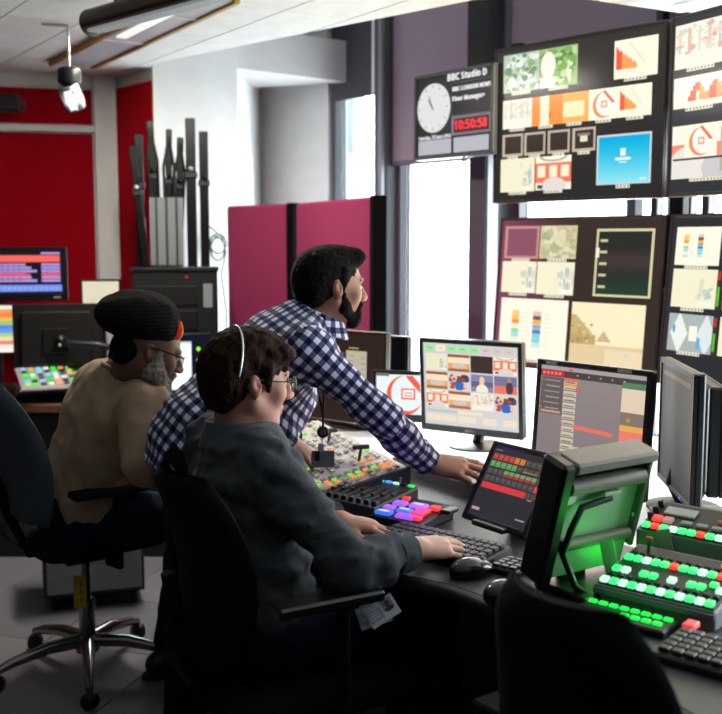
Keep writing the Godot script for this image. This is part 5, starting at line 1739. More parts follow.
# ---------------------------------------------------------------- chairs
func office_chair(label: String, where: Vector3, yaw: float, back: Material, dark: Material, seat_y: float, opt := {}) -> Node3D:
	# +z of the chair points the way its sitter looks
	var t := thing("office_chair", label, "chair", where, yaw)
	var metal: Material = opt.get("metal", col("#8c8a88", 0.25, 0.9))
	var base_turn: float = opt.get("spin", 0.2)
	part("seat", Shape.new().pillow(func(s, u, sd):
		var e := pow(maxf(0.0, 1.0 - pow(absf(s), 5)), 0.5) * pow(maxf(0.0, 1.0 - pow(absf(2 * u - 1), 5)), 0.5)
		return Vector3(s * 0.25, seat_y + sd * 0.042 * e + 0.012 * s * s, -0.23 + 0.47 * u)).mesh(), dark, t)
	var top: float = opt.get("top", 1.0)
	var low := seat_y + 0.09
	var wide: float = opt.get("width", 0.42)
	var lean: float = opt.get("lean", 0.10)
	part("backrest", Shape.new().pillow(func(s, u, sd):
		var k := sqrt(maxf(0.0, 1.0 - pow(absf(2 * u - 1), 8)))
		var w := wide * 0.5 * (0.86 + 0.14 * sin(u * PI)) * (1.0 - 0.30 * pow(u, 7)) * (1.0 - 0.12 * pow(1 - u, 4))
		var e := sqrt(maxf(0.0, 1.0 - pow(absf(s), 6))) * k
		return Vector3(s * w, low + (top - low) * u, -0.235 - lean * u + 0.05 * sin(u * PI) + 0.05 * s * s + sd * 0.03 * e), 16, 18).mesh(), back, t)
	part("back_spine", Shape.new().tube([Vector3(0, seat_y - 0.03, -0.05), Vector3(0, seat_y - 0.03, -0.19), Vector3(0, seat_y + 0.10, -0.255), Vector3(0, seat_y + 0.30, -0.265 - lean * 0.4)], 0.018, 10).mesh(), dark, t)
	for s in [-1.0, 1.0]:
		var ax: float = s * 0.275
		var lift: float = opt.get("arm_up", 0.0)
		part("arm_post", Shape.new().tube([Vector3(s * 0.20, seat_y - 0.045, 0.0), Vector3(ax, seat_y - 0.04, 0.0), Vector3(ax, seat_y + 0.02, 0.0), Vector3(ax, seat_y + 0.195 + lift, 0.0)], 0.016, 10).mesh(), opt.get("arm", dark), t)
		part("armrest", block(0.07, 0.024, 0.25, 0.010), opt.get("pad", dark), t, put(ax, seat_y + 0.21 + lift, 0.02 + opt.get("arm_on", 0.0)))
	part("tilt_housing", block(0.16, 0.05, 0.2, 0.015), dark, t, put(0, seat_y - 0.055, 0))
	part("tilt_lever", Shape.new().tube([Vector3(0.06, seat_y - 0.06, 0.04), Vector3(0.22, seat_y - 0.07, 0.05)], 0.006, 8).mesh(), metal, t)
	part("gas_lift", Shape.new().lathe([[0.0, 0.11], [0.028, 0.11], [0.028, 0.26], [0.016, 0.262], [0.016, seat_y - 0.07], [0.0, seat_y - 0.07]], 18).mesh(), metal, t)
	part("hub", Shape.new().lathe([[0.0, 0.075], [0.04, 0.075], [0.045, 0.11], [0.032, 0.135], [0.0, 0.135]], 18).mesh(), metal, t)
	for k in 5:
		var a := base_turn + TAU * k / 5
		var d := Vector3(sin(a), 0, cos(a))
		part("base_leg", Shape.new().tube([d * 0.03 + Vector3(0, 0.115, 0), d * 0.14 + Vector3(0, 0.112, 0), d * 0.26 + Vector3(0, 0.088, 0), d * 0.315 + Vector3(0, 0.068, 0)], [0.025, 0.022, 0.017, 0.013], 10).mesh(), metal, t)
		var c := part("caster", Shape.new().lathe([[0.0, -0.023], [0.022, -0.023], [0.028, -0.014], [0.028, -0.004], [0.02, 0.0], [0.028, 0.004], [0.028, 0.014], [0.022, 0.023], [0.0, 0.023]], 16, Transform3D(Basis(Vector3.UP, a + 0.9) * Basis(Vector3.BACK, PI / 2), Vector3())).mesh(), col("#0a0a0b", 0.45), t, Transform3D(Basis(), d * 0.315 + Vector3(0, 0.029, 0)))
		part("caster_stem", Shape.new().tube([Vector3(0, 0.0, 0), Vector3(0, 0.045, 0)], 0.006, 6).mesh(), metal, c)
	return t

func build_chairs():
	var black := cloth("#0d0d0f", 51, 9.0, 0.05)
	var slate := cloth("#4c555f", 52, 9.0, 0.05)
	# chair of the man in the hat
	var a := office_chair("slate office chair with steel base and yellow tag under the man in the hat", Vector3(-0.955, 0, -3.50), deg_to_rad(90 + 38), slate, black, 0.49, {"arm_on": -0.05, "top": 1.06, "lean": 0.13, "spin": 0.55, "width": 0.44})
	var tg := part("yellow_tag", block(0.045, 0.115, 0.002, 0.0), col("#c9a80c", 0.6), a, a.transform.affine_inverse() * Transform3D(Basis(Vector3.UP, -0.15), at(80, 592, 3.44)))
	for k in 3:
		part("tag_lettering", block(0.004, 0.016, 0.001, 0.0), col("#4a3c08", 0.6), tg, put(0.004, 0.025 - 0.026 * k, 0.0015))
	# chair of the seated man
	office_chair("black office chair with slim steel edged armrest under the man in grey", Vector3(-0.175, 0, -2.375), deg_to_rad(90 + 30), black, black, 0.47, {"top": 1.0, "arm_up": 0.065, "arm_on": -0.06, "lean": 0.06, "spin": 0.1, "width": 0.40, "metal": col("#1a1a1c", 0.4, 0.5), "pad": col("#0e0f11", 0.3)})
	# empty chair close to the camera
	office_chair("empty black office chair closest to the camera beside the desk end", Vector3(0.46, 0, -1.575), deg_to_rad(90 + 36), black, black, 0.47, {"top": 0.995, "lean": 0.02, "spin": 0.3, "width": 0.37, "metal": col("#1a1a1c", 0.4, 0.5)})

# ---------------------------------------------------------------- people
func head_basis(yaw_deg: float, pitch_deg: float, roll_deg := 0.0) -> Basis:
	# yaw 0 looks along +x of the room, positive turns away from the camera; pitch looks down
	var y := deg_to_rad(90.0 + yaw_deg)
	return Basis(Vector3.UP, y) * Basis(Vector3.RIGHT, deg_to_rad(pitch_deg)) * Basis(Vector3.BACK, deg_to_rad(roll_deg))

func head_field(neck: Vector3, heavy := 0.0) -> Field:
	# head in its own axes: z to the face, y up, x to the person's left; neck is the neck's foot in these axes
	var f := Field.new()
	f.egg(Vector3(0, 0.035, -0.012), Vector3(0.076, 0.083, 0.098))
	f.egg(Vector3(0, -0.028, 0.034), Vector3(0.061 + heavy, 0.086, 0.060), Basis(), 0.03)
	for s in [-1.0, 1.0]:
		f.cap(Vector3(s * 0.055, -0.045, 0.0), Vector3(s * 0.020, -0.098, 0.058), 0.019 + heavy, 0.017, 0.025)
		f.egg(Vector3(s * 0.040, -0.022, 0.062), Vector3(0.027, 0.024, 0.022), Basis(), 0.02)
	f.egg(Vector3(0, -0.098, 0.070), Vector3(0.023, 0.018, 0.018), Basis(), 0.02)
	f.cap(Vector3(-0.034, 0.020, 0.082), Vector3(0.034, 0.020, 0.082), 0.011, 0.011, 0.014)
	f.cap(Vector3(0, 0.014, 0.090), Vector3(0, -0.030, 0.112), 0.0075, 0.0125, 0.012)
	for s in [-1.0, 1.0]:
		f.egg(Vector3(s * 0.0125, -0.034, 0.102), Vector3(0.009, 0.008, 0.011), Basis(), 0.008)
		f.egg(Vector3(s * 0.033, 0.003, 0.098), Vector3(0.019, 0.012, 0.016), Basis(), 0.012, 1)
		f.egg(Vector3(s * 0.031, 0.003, 0.077), Vector3(0.0150, 0.0125, 0.0125), Basis(), 0.004)
	f.egg(Vector3(0, -0.0620, 0.0870), Vector3(0.024, 0.0065, 0.0105), Basis(), 0.008)
	f.egg(Vector3(0, -0.0735, 0.0845), Vector3(0.021, 0.0075, 0.0105), Basis(), 0.008)
	f.cap(Vector3(-0.022, -0.068, 0.0945), Vector3(0.022, -0.068, 0.0945), 0.0022, 0.0022, 0.004, 1)
	f.cap(Vector3(0, -0.055, -0.022), neck, 0.053 + heavy, 0.060 + heavy, 0.03)
	for s in [-1.0, 1.0]:
		var eb := Basis(Vector3.RIGHT, -0.2) * Basis(Vector3.UP, s * 0.35)
		f.egg(Vector3(s * 0.078, -0.006, -0.008), Vector3(0.009, 0.027, 0.0165), eb, 0.006)
		f.egg(Vector3(s * 0.087, 0.000, -0.003), Vector3(0.006, 0.014, 0.008), eb, 0.005, 1)
		f.egg(Vector3(s * 0.077, -0.026, -0.003), Vector3(0.006, 0.009, 0.007), eb, 0.005)
	return f

func hand_field(f: Field, wrist: Vector3, fwd: Vector3, dorsal: Vector3, thumb_side: float, curl: Array, spread := 0.10, size := 1.0):
	# thumb_side +1: thumb lies towards fwd x dorsal turned left; curl is the bend of each finger from index to little finger, last the thumb
	fwd = fwd.normalized()
	var lat := dorsal.cross(fwd).normalized() * thumb_side
	var up := fwd.cross(lat).normalized() * thumb_side
	if up.dot(dorsal) < 0.0:
		up = -up
	var base := [0.030, 0.010, -0.010, -0.028]
	var reach := [0.086, 0.090, 0.085, 0.076]
	var lens := [[0.041, 0.025, 0.020], [0.045, 0.029, 0.021], [0.041, 0.027, 0.021], [0.033, 0.020, 0.018]]
	var rads := [0.0092, 0.0095, 0.0090, 0.0080]
	f.egg(wrist + fwd * 0.048 * size - up * 0.002, Vector3(0.038, 0.015, 0.052) * size, Basis(lat, up, lat.cross(up)), 0.02)
	for i in 4:
		var root: Vector3 = wrist + (lat * base[i] * 0.55 + fwd * 0.012) * size
		var p: Vector3 = wrist + (lat * base[i] + fwd * reach[i] + up * (0.004 if i in [1, 2] else 0.0)) * size
		f.cap(root, p, 0.0125 * size, 0.0110 * size, 0.014)
		var ang := 0.0
		var dir: Vector3 = (fwd + lat * spread * (base[i] * 40.0)).normalized()
		for j in 3:
			ang += curl[i] * [0.75, 1.0, 0.65][j]
			var d: Vector3 = (dir * cos(ang) - up * sin(ang)).normalized()
			var q: Vector3 = p + d * lens[i][j] * size
			var r: float = rads[i] * size * (1.0 - 0.09 * j)
			f.cap(p, q, r, r * 0.92, 0.004)
			p = q
	var t0: Vector3 = wrist + (lat * 0.016 + fwd * 0.018 - up * 0.004) * size
	var t1: Vector3 = t0 + (lat * 0.030 + fwd * 0.030 - up * 0.010) * size
	var td: Vector3 = (fwd * 0.85 + lat * 0.42 - up * curl[4]).normalized()
	var t2: Vector3 = t1 + td * 0.032 * size
	var t3: Vector3 = t2 + (td - lat * 0.30).normalized() * 0.026 * size
	f.cap(t0, t1, 0.0145 * size, 0.0120 * size, 0.014)
	f.cap(t1, t2, 0.0105 * size, 0.0098 * size, 0.005)
	f.cap(t2, t3, 0.0098 * size, 0.0082 * size, 0.003)

# joints: hips, waist, chest, neck, head, sh, el, wr (right, left), hip, knee, ankle, toe; front and side directions of the chest
func torso_field(j: Dictionary, grow: float, low := false) -> Field:
	var f := Field.new()
	var fr: Vector3 = j["front"]
	var up: Vector3 = (j["neck"] - j["chest"]).normalized()
	var sd := up.cross(fr).normalized()
	var b := Basis(sd, up, sd.cross(up))
	var up2: Vector3 = (j["chest"] - j["waist"]).normalized()
	var sd2 := up2.cross(fr).normalized()
	var b2 := Basis(sd2, up2, sd2.cross(up2))
	var big: float = j.get("big", 0.0)
	f.egg(j["chest"], Vector3(0.155 + grow + big, 0.20, 0.112 + grow + big), b, 0.05)
	f.egg(j["waist"], Vector3(0.145 + grow + big, 0.20, 0.108 + grow + big), b2, 0.08)
	f.egg(j["hips"], Vector3(0.160 + grow + big, 0.15, 0.118 + grow + big), b2, 0.08)
	f.cap(j["chest"] + up * 0.02, j["neck"] - up * 0.06, 0.10 + grow, 0.064 + grow, 0.05)
	for k in 2:
		f.cap(j["neck"] - up * 0.062, j["sh"][k], 0.055 + grow, 0.050 + grow, 0.04)
		f.cap(j["chest"] + (j["sh"][k] - j["neck"]) * 0.35, j["sh"][k], 0.075 + grow, 0.050 + grow, 0.05)
	return f

func arms_field(f: Field, j: Dictionary, grow: float, hem := 1.0, k0 := 0, k1 := 2):
	for k in range(k0, k1):
		var sh: Vector3 = j["sh"][k]
		var el: Vector3 = j["el"][k]
		var wr: Vector3 = j["wr"][k]
		if hem <= 0.5:
			f.cap(sh, sh.lerp(el, hem * 2.0), 0.056 + grow, 0.050 + grow * 1.4, 0.03)
			continue
		f.cap(sh, el, 0.049 + grow, 0.039 + grow, 0.035)
		f.cap(el, el.lerp(wr, 0.35), 0.041 + grow, 0.041 + grow, 0.02)
		f.cap(el.lerp(wr, 0.35), el.lerp(wr, hem), 0.041 + grow, 0.028 + grow, 0.02)

func legs_field(f: Field, j: Dictionary, grow: float):
	for k in 2:
		f.cap(j["hip"][k], j["knee"][k], 0.085 + grow, 0.058 + grow, 0.05)
		f.cap(j["knee"][k], j["knee"][k].lerp(j["ankle"][k], 0.35), 0.057 + grow, 0.055 + grow, 0.03)
		f.cap(j["knee"][k].lerp(j["ankle"][k], 0.35), j["ankle"][k], 0.055 + grow, 0.040 + grow, 0.03)

func bounds(f: Field, pad := 0.03) -> Array:
	var lo := Vector3.ONE * 1e9
	var hi := -lo
	for i in f.kind.size():
		if f.op[i] != 0:
			continue
		lo = lo.min(f.mid[i] - Vector3.ONE * f.reach[i])
		hi = hi.max(f.mid[i] + Vector3.ONE * f.reach[i])
	return [lo - Vector3.ONE * pad, hi + Vector3.ONE * pad]

func grown(f: Field, h: float) -> Shape:
	var b := bounds(f)
	return f.skin(b[0], b[1], h)

func moved(s: Shape, by: Vector3) -> Shape:
	for i in s.v.size():
		s.v[i] += by
	return s

func skin_mat(seed_: int) -> StandardMaterial3D:
	var m := StandardMaterial3D.new()
	m.vertex_color_use_as_albedo = true
	m.roughness = 0.52
	m.metallic_specular = 0.4
	m.subsurf_scatter_enabled = true
	m.subsurf_scatter_strength = 0.08
	m.heightmap_enabled = true
	m.heightmap_scale = 0.05
	m.heightmap_texture = bump_tex(0.12, seed_)
	m.uv1_triplanar = true
	m.uv1_scale = Vector3.ONE * 14.0
	return m

func tint_skin(s: Shape, head: Transform3D, base: Color, lip: Color, flush: Color):
	# lips, cheeks, nose and ears have a colour of their own
	var inv := head.affine_inverse()
	s.c.resize(s.v.size())
	for i in s.v.size():
		var p := inv * s.v[i]
		var c := base
		if p.length() < 0.2:
			var l := exp(-(pow(p.x / 0.022, 4) + pow((p.y + 0.068) / 0.010, 4))) * (1.0 if p.z > 0.082 else 0.0)
			var w := exp(-(pow((absf(p.x) - 0.045) / 0.02, 2) + pow((p.y + 0.03) / 0.02, 2))) * 0.6 + exp(-(pow(p.x / 0.014, 2) + pow((p.y + 0.028) / 0.016, 2))) * (0.5 if p.z > 0.1 else 0.0) + (0.5 if absf(p.x) > 0.078 and p.y < 0.05 and p.y > -0.05 else 0.0)
			c = base.lerp(flush, clampf(w, 0, 1)).lerp(lip, l)
		s.c[i] = c

func eyes_and_brows(t: Node3D, head: Transform3D, iris, brow: Material, thick := 0.004):
	for s in [-1.0, 1.0]:
		var e := part("eye", Shape.new().lathe([[0.0, -0.0118], [0.006, -0.0102], [0.0102, -0.006], [0.0118, 0.0], [0.0102, 0.006], [0.006, 0.0102], [0.0, 0.0118]], 14).mesh(), col("#e8e4de", 0.15), t, head * put(s * 0.031, 0.003, 0.0795))
		part("iris", Shape.new().lathe([[0.0, -0.001], [0.0055, -0.001], [0.0045, 0.0012], [0.0, 0.002]], 12, Transform3D(Basis(Vector3.RIGHT, PI / 2), Vector3(0, 0, 0.0108))).mesh(), col(iris, 0.1), e)
		part("eyebrow", Shape.new().tube([head * Vector3(s * 0.014, 0.021, 0.095), head * Vector3(s * 0.030, 0.027, 0.092), head * Vector3(s * 0.048, 0.021, 0.078)], [thick * 0.8, thick, thick * 0.5], 6).mesh(), brow, t)
		part("eyelid", Shape.new().tube([head * Vector3(s * 0.018, 0.006, 0.089), head * Vector3(s * 0.031, 0.0115, 0.0925), head * Vector3(s * 0.044, 0.006, 0.085)], [0.002, 0.003, 0.002], 6).mesh(), brow, t)

func hair_mat(c, seed_: int, stretch := Vector3(12, 3, 12)) -> StandardMaterial3D:
	var m := StandardMaterial3D.new()
	m.albedo_color = Color(c)
	m.roughness = 0.68
	m.metallic_specular = 0.22
	m.albedo_texture = noise_tex(0.08, seed_, Color(0.45, 0.45, 0.45), Color.WHITE, 256, 4)
	m.uv1_triplanar = true
	m.uv1_scale = stretch
	m.heightmap_enabled = true
	m.heightmap_scale = 0.35
	m.heightmap_texture = bump_tex(0.08, seed_)
	return m

func placed(s: Shape, x: Transform3D) -> Shape:
	for i in s.v.size():
		s.v[i] = x * s.v[i]
		s.n[i] = x.basis * s.n[i]
	return s

func shoe(t: Node3D, ankle: Vector3, toe: Vector3, m: Material, sole: Material):
	var d := toe - ankle
	d.y = 0
	d = d.normalized()
	var f := Field.new()
	var flat := Vector3(ankle.x, 0.045, ankle.z)
	f.cap(flat - d * 0.045, flat + d * 0.06, 0.042, 0.044, 0.03)
	f.egg(flat + d * 0.125 - Vector3(0, 0.008, 0), Vector3(0.046, 0.036, 0.075), Basis(Vector3.UP, atan2(d.x, d.z)), 0.04)
	f.cap(flat + Vector3(0, 0.02, 0), flat + Vector3(0, 0.075, 0), 0.042, 0.044, 0.03)
	f.cap(Vector3(flat.x, -0.485, flat.z), Vector3(flat.x, -0.4851, flat.z), 0.5, 0.5, 0.004, 1)
	part("shoe", moved(grown(f, 0.010), -t.position).mesh(), m, t)
	var s := PackedVector2Array()
	for k in 16:
		var a := TAU * k / 16
		var c := Vector3(flat.x, 0, flat.z) + d * (0.045 + cos(a) * 0.145) + d.cross(Vector3.UP) * sin(a) * 0.046
		s.append(Vector2(c.x - t.position.x, c.z - t.position.z))
	part("sole", Shape.new().prism(s, 0.001 - t.position.y, 0.022 - t.position.y).mesh(), sole, t)

# a checked or plain garment gets its threads laid along the nearest limb
func thread_uv(s: Shape, bones: Array, period: float) -> Shape:
	var o := Shape.new()
	for i in range(0, s.f.size(), 3):
		var cen := (s.v[s.f[i]] + s.v[s.f[i + 1]] + s.v[s.f[i + 2]]) / 3.0
		var best := 1e9
		var bone: Dictionary
		for b in bones:
			var ab: Vector3 = b["b"] - b["a"]
			var tt := clampf((cen - b["a"]).dot(ab) / ab.length_squared(), 0, 1)
			var dist: float = (cen - b["a"] - ab * tt).length() - b["r"]
			if dist < best:
				best = dist
				bone = b
		var ax: Vector3 = (bone["b"] - bone["a"]).normalized()
		var e1: Vector3 = (bone["ref"] - ax * ax.dot(bone["ref"])).normalized()
		var e2 := ax.cross(e1)
		var turns := roundf(TAU * bone["r"] / period)
		var us := []
		for k in 3:
			var q: Vector3 = s.v[s.f[i + k]] - bone["a"]
			us.append(atan2(q.dot(e2), q.dot(e1)) / TAU)
		for k in 3:
			if us[k] - us[0] > 0.5:
				us[k] -= 1.0
			elif us[k] - us[0] < -0.5:
				us[k] += 1.0
		for k in 3:
			o.f.append(o.v.size())
			o.v.append(s.v[s.f[i + k]])
			o.n.append(s.n[s.f[i + k]])
			o.t.append(Vector2(us[k] * turns, (s.v[s.f[i + k]] - bone["a"]).dot(ax) / period))
	return o

func gingham() -> StandardMaterial3D:
	var im := Image.create_empty(96, 96, false, Image.FORMAT_RGB8)
	var r := RandomNumberGenerator.new()
	r.seed = 4
	for y in 96:
		for x in 96:
			var a := x % 48 < 24
			var b := y % 48 < 24
			var c := Color("#d3d4e6")
			if a and b:
				c = Color("#0c1130")
			elif a or b:
				c = Color("#474c74")
			if (x + y) % 3 == 0 and a != b:
				c = c.lerp(Color("#d3d4e6"), 0.16)
			c = c * (0.93 + 0.07 * r.randf())
			im.set_pixel(x, y, Color(c, 1))
	var m := StandardMaterial3D.new()
	m.albedo_texture = ImageTexture.create_from_image(im)
	m.uv1_scale = Vector3(0.5, 0.5, 0.5)
	m.roughness = 0.9
	m.metallic_specular = 0.25
	m.rim_enabled = true
	m.rim = 0.2
	return m

func collar(t: Node3D, neck: Vector3, up: Vector3, front: Vector3, r: float, tall: float, m: Material, called := "collar", bone := {}):
	# folded band round the neck, open at the throat
	up = up.normalized()
	front = (front - up * up.dot(front)).normalized()
	var sd := up.cross(front)
	var rings := []
	for i in 27:
		var a := deg_to_rad(26.0 + 308.0 * i / 26.0)
		var d := front * cos(a) + sd * sin(a)
		var open := absf(a - PI) / PI
		var drop := -0.020 * pow(open, 2.0)
		var ring := []
		for q in [[0.0, -0.012], [0.002, tall * 0.9 + drop], [0.006, tall + 0.002 + drop], [0.011, tall * 0.96 + drop], [0.028 + 0.010 * open, -0.010 + drop * 0.6], [0.022 + 0.010 * open, -0.015 + drop * 0.6], [0.008, tall * 0.7 + drop], [0.004, -0.012]]:
			ring.append(neck + d * (r + q[0]) * (1.0 if absf(cos(a)) < 0.6 else 1.04) + up * q[1])
		rings.append(ring)
	var band := Shape.new().skin(rings)
	if bone.size():
		band = thread_uv(band, [bone], 0.034)
	part(called, moved(band, -t.position).mesh(), m, t)

func build_people():
	man_in_grey()
	man_leaning()
	man_in_hat()

func man_in_grey():
	var head := Transform3D(head_basis(26, 6, 0), at(247, 380, 2.46))
	var j := {"hips": Vector3(-0.255, 0.60, -2.40), "waist": Vector3(-0.258, 0.74, -2.415), "chest": Vector3(-0.272, 0.890, -2.44), "neck": Vector3(-0.290, 1.030, -2.470), "front": Vector3(0.87, 0, -0.5),
		"sh": [Vector3(-0.205, 0.968, -2.320), Vector3(-0.375, 0.985, -2.615)], "el": [Vector3(-0.018, 0.800, -2.180), Vector3(-0.27, 0.80, -2.77)], "wr": [Vector3(0.118, 0.788, -2.335), Vector3(-0.055, 0.785, -2.60)],
		"hip": [Vector3(-0.21, 0.575, -2.315), Vector3(-0.30, 0.575, -2.485)], "knee": [Vector3(0.17, 0.575, -2.53), Vector3(0.09, 0.575, -2.70)], "ankle": [Vector3(0.20, 0.10, -2.56), Vector3(0.14, 0.10, -2.74)], "big": 0.0}
	var t := thing("person", "seated man with glasses and brown hair, in a dark grey shirt, typing", "person", Vector3(-0.25, 0, -2.40))
	var off := -t.position
	# body
	var f := torso_field(j, -0.014)
	arms_field(f, j, -0.004, 1.0)
	legs_field(f, j, -0.004)
	var body := grown(f, 0.016)
	var inv := head.affine_inverse()
	body.add(placed(head_field(inv * j["neck"] - Vector3(0, 0.02, 0)).skin(Vector3(-0.11, -0.24, -0.15), Vector3(0.11, 0.14, 0.14), 0.0038), head))
	var hf := Field.new()
	hand_field(hf, j["wr"][0] + Vector3(0, 0.004, 0), Vector3(0.82, -0.10, -0.52), Vector3(0.08, 1.0, 0.25), 1.0, [0.20, 0.24, 0.28, 0.34, 0.25], 0.12, 1.06)
	hf.cap(j["wr"][0] - (Vector3(0.62, 0, -0.82)).normalized() * 0.05, j["wr"][0] + Vector3(0.01, 0, -0.005), 0.027, 0.026, 0.02)
	body.add(grown(hf, 0.0034))
	var hl := Field.new()
	hand_field(hl, j["wr"][1], Vector3(0.7, -0.10, 0.1), Vector3(0.1, 1.0, 0.0), -1.0, [0.30, 0.34, 0.36, 0.42, 0.25])
	hl.cap(j["wr"][1] - Vector3(0.05, 0, 0.0), j["wr"][1], 0.027, 0.026, 0.02)
	body.add(grown(hl, 0.0038))
	tint_skin(body, head, Color(0.48, 0.25, 0.185), Color(0.36, 0.13, 0.12), Color(0.54, 0.20, 0.15))
	part("body", moved(body, off).mesh(), skin_mat(61), t)
	var hx := Transform3D(head.basis, head.origin + off)
	eyes_and_brows(t, hx, "#4a5a58", col("#3a2216", 0.7), 0.0035)
	# thick brown hair: full at the back, fringe swept over the brow
	var h := Field.new()
	h.egg(Vector3(0, 0.042, -0.016), Vector3(0.083, 0.078, 0.102), Basis(), 0.03)
	h.egg(Vector3(0, -0.002, -0.055), Vector3(0.077, 0.082, 0.062), Basis(), 0.03)
	h.egg(Vector3(0.0, 0.088, 0.010), Vector3(0.064, 0.036, 0.074), Basis(), 0.03)
	h.egg(Vector3(-0.03, 0.072, 0.068), Vector3(0.048, 0.022, 0.032), Basis(), 0.02)
	h.egg(Vector3(0.03, 0.068, 0.066), Vector3(0.048, 0.026, 0.032), Basis(), 0.02)
	for q in [[-0.062, 0.052, 0.052, 0.014], [0.062, 0.052, 0.052, 0.014], [-0.045, 0.056, 0.078, 0.011], [0.0, 0.058, 0.090, 0.010], [0.04, 0.052, 0.082, 0.011]]:
		h.cap(Vector3(q[0], q[1] + 0.02, q[2] - 0.02), Vector3(q[0], q[1] - 0.018, q[2]), q[3], q[3] * 0.5, 0.016)
	for s in [-1.0, 1.0]:
		h.cap(Vector3(s * 0.078, 0.04, 0.022), Vector3(s * 0.074, -0.014, 0.026), 0.013, 0.007, 0.014)
	h.egg(Vector3(0, -0.04, 0.095), Vector3(0.068, 0.075, 0.062), Basis(), 0.008, 1)
	for s in [-1.0, 1.0]:
		h.egg(Vector3(s * 0.092, -0.018, -0.004), Vector3(0.024, 0.036, 0.024), Basis(), 0.008, 1)
		h.egg(Vector3(s * 0.085, -0.075, 0.005), Vector3(0.05, 0.045, 0.055), Basis(), 0.01, 1)
	h.wrinkle(7, 34.0, 0.0055, Vector3(1.3, 0.6, 1.0), 3)
	part("hair", moved(placed(h.skin(Vector3(-0.12, -0.12, -0.15), Vector3(0.12, 0.165, 0.145), 0.0042), head), off).mesh(), hair_mat("#33190d", 71), t)
	var band := []
	for i in 19:
		var a := deg_to_rad(-8.0 + 196.0 * i / 18.0)
		band.append(hx * Vector3(cos(a) * 0.0925, 0.030 + sin(a) * 0.098, -0.052 + 0.012 * sin(a)))
	part("hair_band", Shape.new().tube(band, 0.0026, 8).mesh(), col("#d8d8de", 0.2, 0.7), t)
	# glasses
	var gm := col("#1d3a30", 0.3)
	var gl := Shape.new()
	for s in [-1.0, 1.0]:
		var ring := []
		for i in 17:
			var a := TAU * i / 16
			ring.append(hx * Vector3(s * 0.034 + cos(a) * 0.024, -0.001 + sin(a) * 0.018, 0.112 - absf(cos(a) * 0.5 + s * 0.5) * 0.010))
		gl.tube(ring, 0.0018, 6)
		gl.tube([hx * Vector3(s * 0.058, 0.006, 0.102), hx * Vector3(s * 0.075, 0.008, 0.04), hx * Vector3(s * 0.082, 0.010, -0.01), hx * Vector3(s * 0.080, -0.012, -0.03)], 0.0018, 6)
	gl.tube([hx * Vector3(-0.011, 0.003, 0.113), hx * Vector3(0, 0.006, 0.117), hx * Vector3(0.011, 0.003, 0.113)], 0.0018, 6)
	var specs := part("glasses", gl.mesh(), gm, t)
	var lens := StandardMaterial3D.new()
	lens.transparency = BaseMaterial3D.TRANSPARENCY_ALPHA
	lens.albedo_color = Color(0.8, 0.9, 0.88, 0.08)
	lens.roughness = 0.05
	for s in [-1.0, 1.0]:
		part("lens", Shape.new().lathe([[0.0, -0.0006], [0.022, -0.0006], [0.022, 0.0006], [0.0, 0.0006]], 18, Transform3D(Basis(Vector3.RIGHT, PI / 2), Vector3())).mesh(), lens, specs, hx * Transform3D(Basis(Vector3.UP, s * 0.2).scaled_local(Vector3(1, 0.78, 1)), Vector3(s * 0.034, -0.001, 0.108)))
	# shirt
	var sm := cloth("#42474c", 62, 7.0, 0.05)
	var sf := torso_field(j, 0.014)
	arms_field(sf, j, 0.014, 0.84)
	sf.cap(j["el"][0] + Vector3(0.03, -0.012, -0.03), j["el"][0] + Vector3(-0.03, 0.0, 0.0), 0.05, 0.05, 0.03)
	sf.cap(head.origin + Vector3(0, 0.02, 0), j["neck"] + Vector3(0, -0.004, 0), 0.07, 0.074, 0.012, 1)
	sf.egg(j["hips"] + Vector3(0, -0.42, 0), Vector3(0.5, 0.38, 0.5), Basis(), 0.02, 1)
	sf.wrinkle(63, 9.0, 0.016, Vector3(1.0, 1.6, 1.0), 3)
	part("shirt", moved(grown(sf, 0.011), off).mesh(), sm, t)
	collar(t, j["neck"] + Vector3(0.004, -0.006, 0.0), Vector3(-0.05, 1, 0.0), j["front"], 0.073, 0.052, cloth("#565b60", 66, 7.0, 0.05))
	for k in 2:
		var d: Vector3 = (j["wr"][k] - j["el"][k]).normalized()
		var e := Basis(Quaternion(Vector3.UP, d))
		part("cuff", Shape.new().lathe([[0.033, -0.03], [0.046, -0.03], [0.0475, -0.028], [0.0455, 0.028], [0.044, 0.030], [0.033, 0.030]], 22, Transform3D(e, j["wr"][k] + off - d * 0.048)).mesh(), sm, t)
	var tf := Field.new()
	tf.egg(j["hips"], Vector3(0.176, 0.13, 0.14), Basis(Vector3.UP, 0.52), 0.05)
	legs_field(tf, j, 0.012)
	tf.wrinkle(64, 8.0, 0.007)
	part("trousers", moved(grown(tf, 0.014), off).mesh(), cloth("#141a2c", 65, 9.0, 0.08), t)
	for k in 2:
		shoe(t, j["ankle"][k], j["ankle"][k] + Vector3(0.2, 0, -0.1), col("#0e0e10", 0.4), col("#18181a", 0.8))

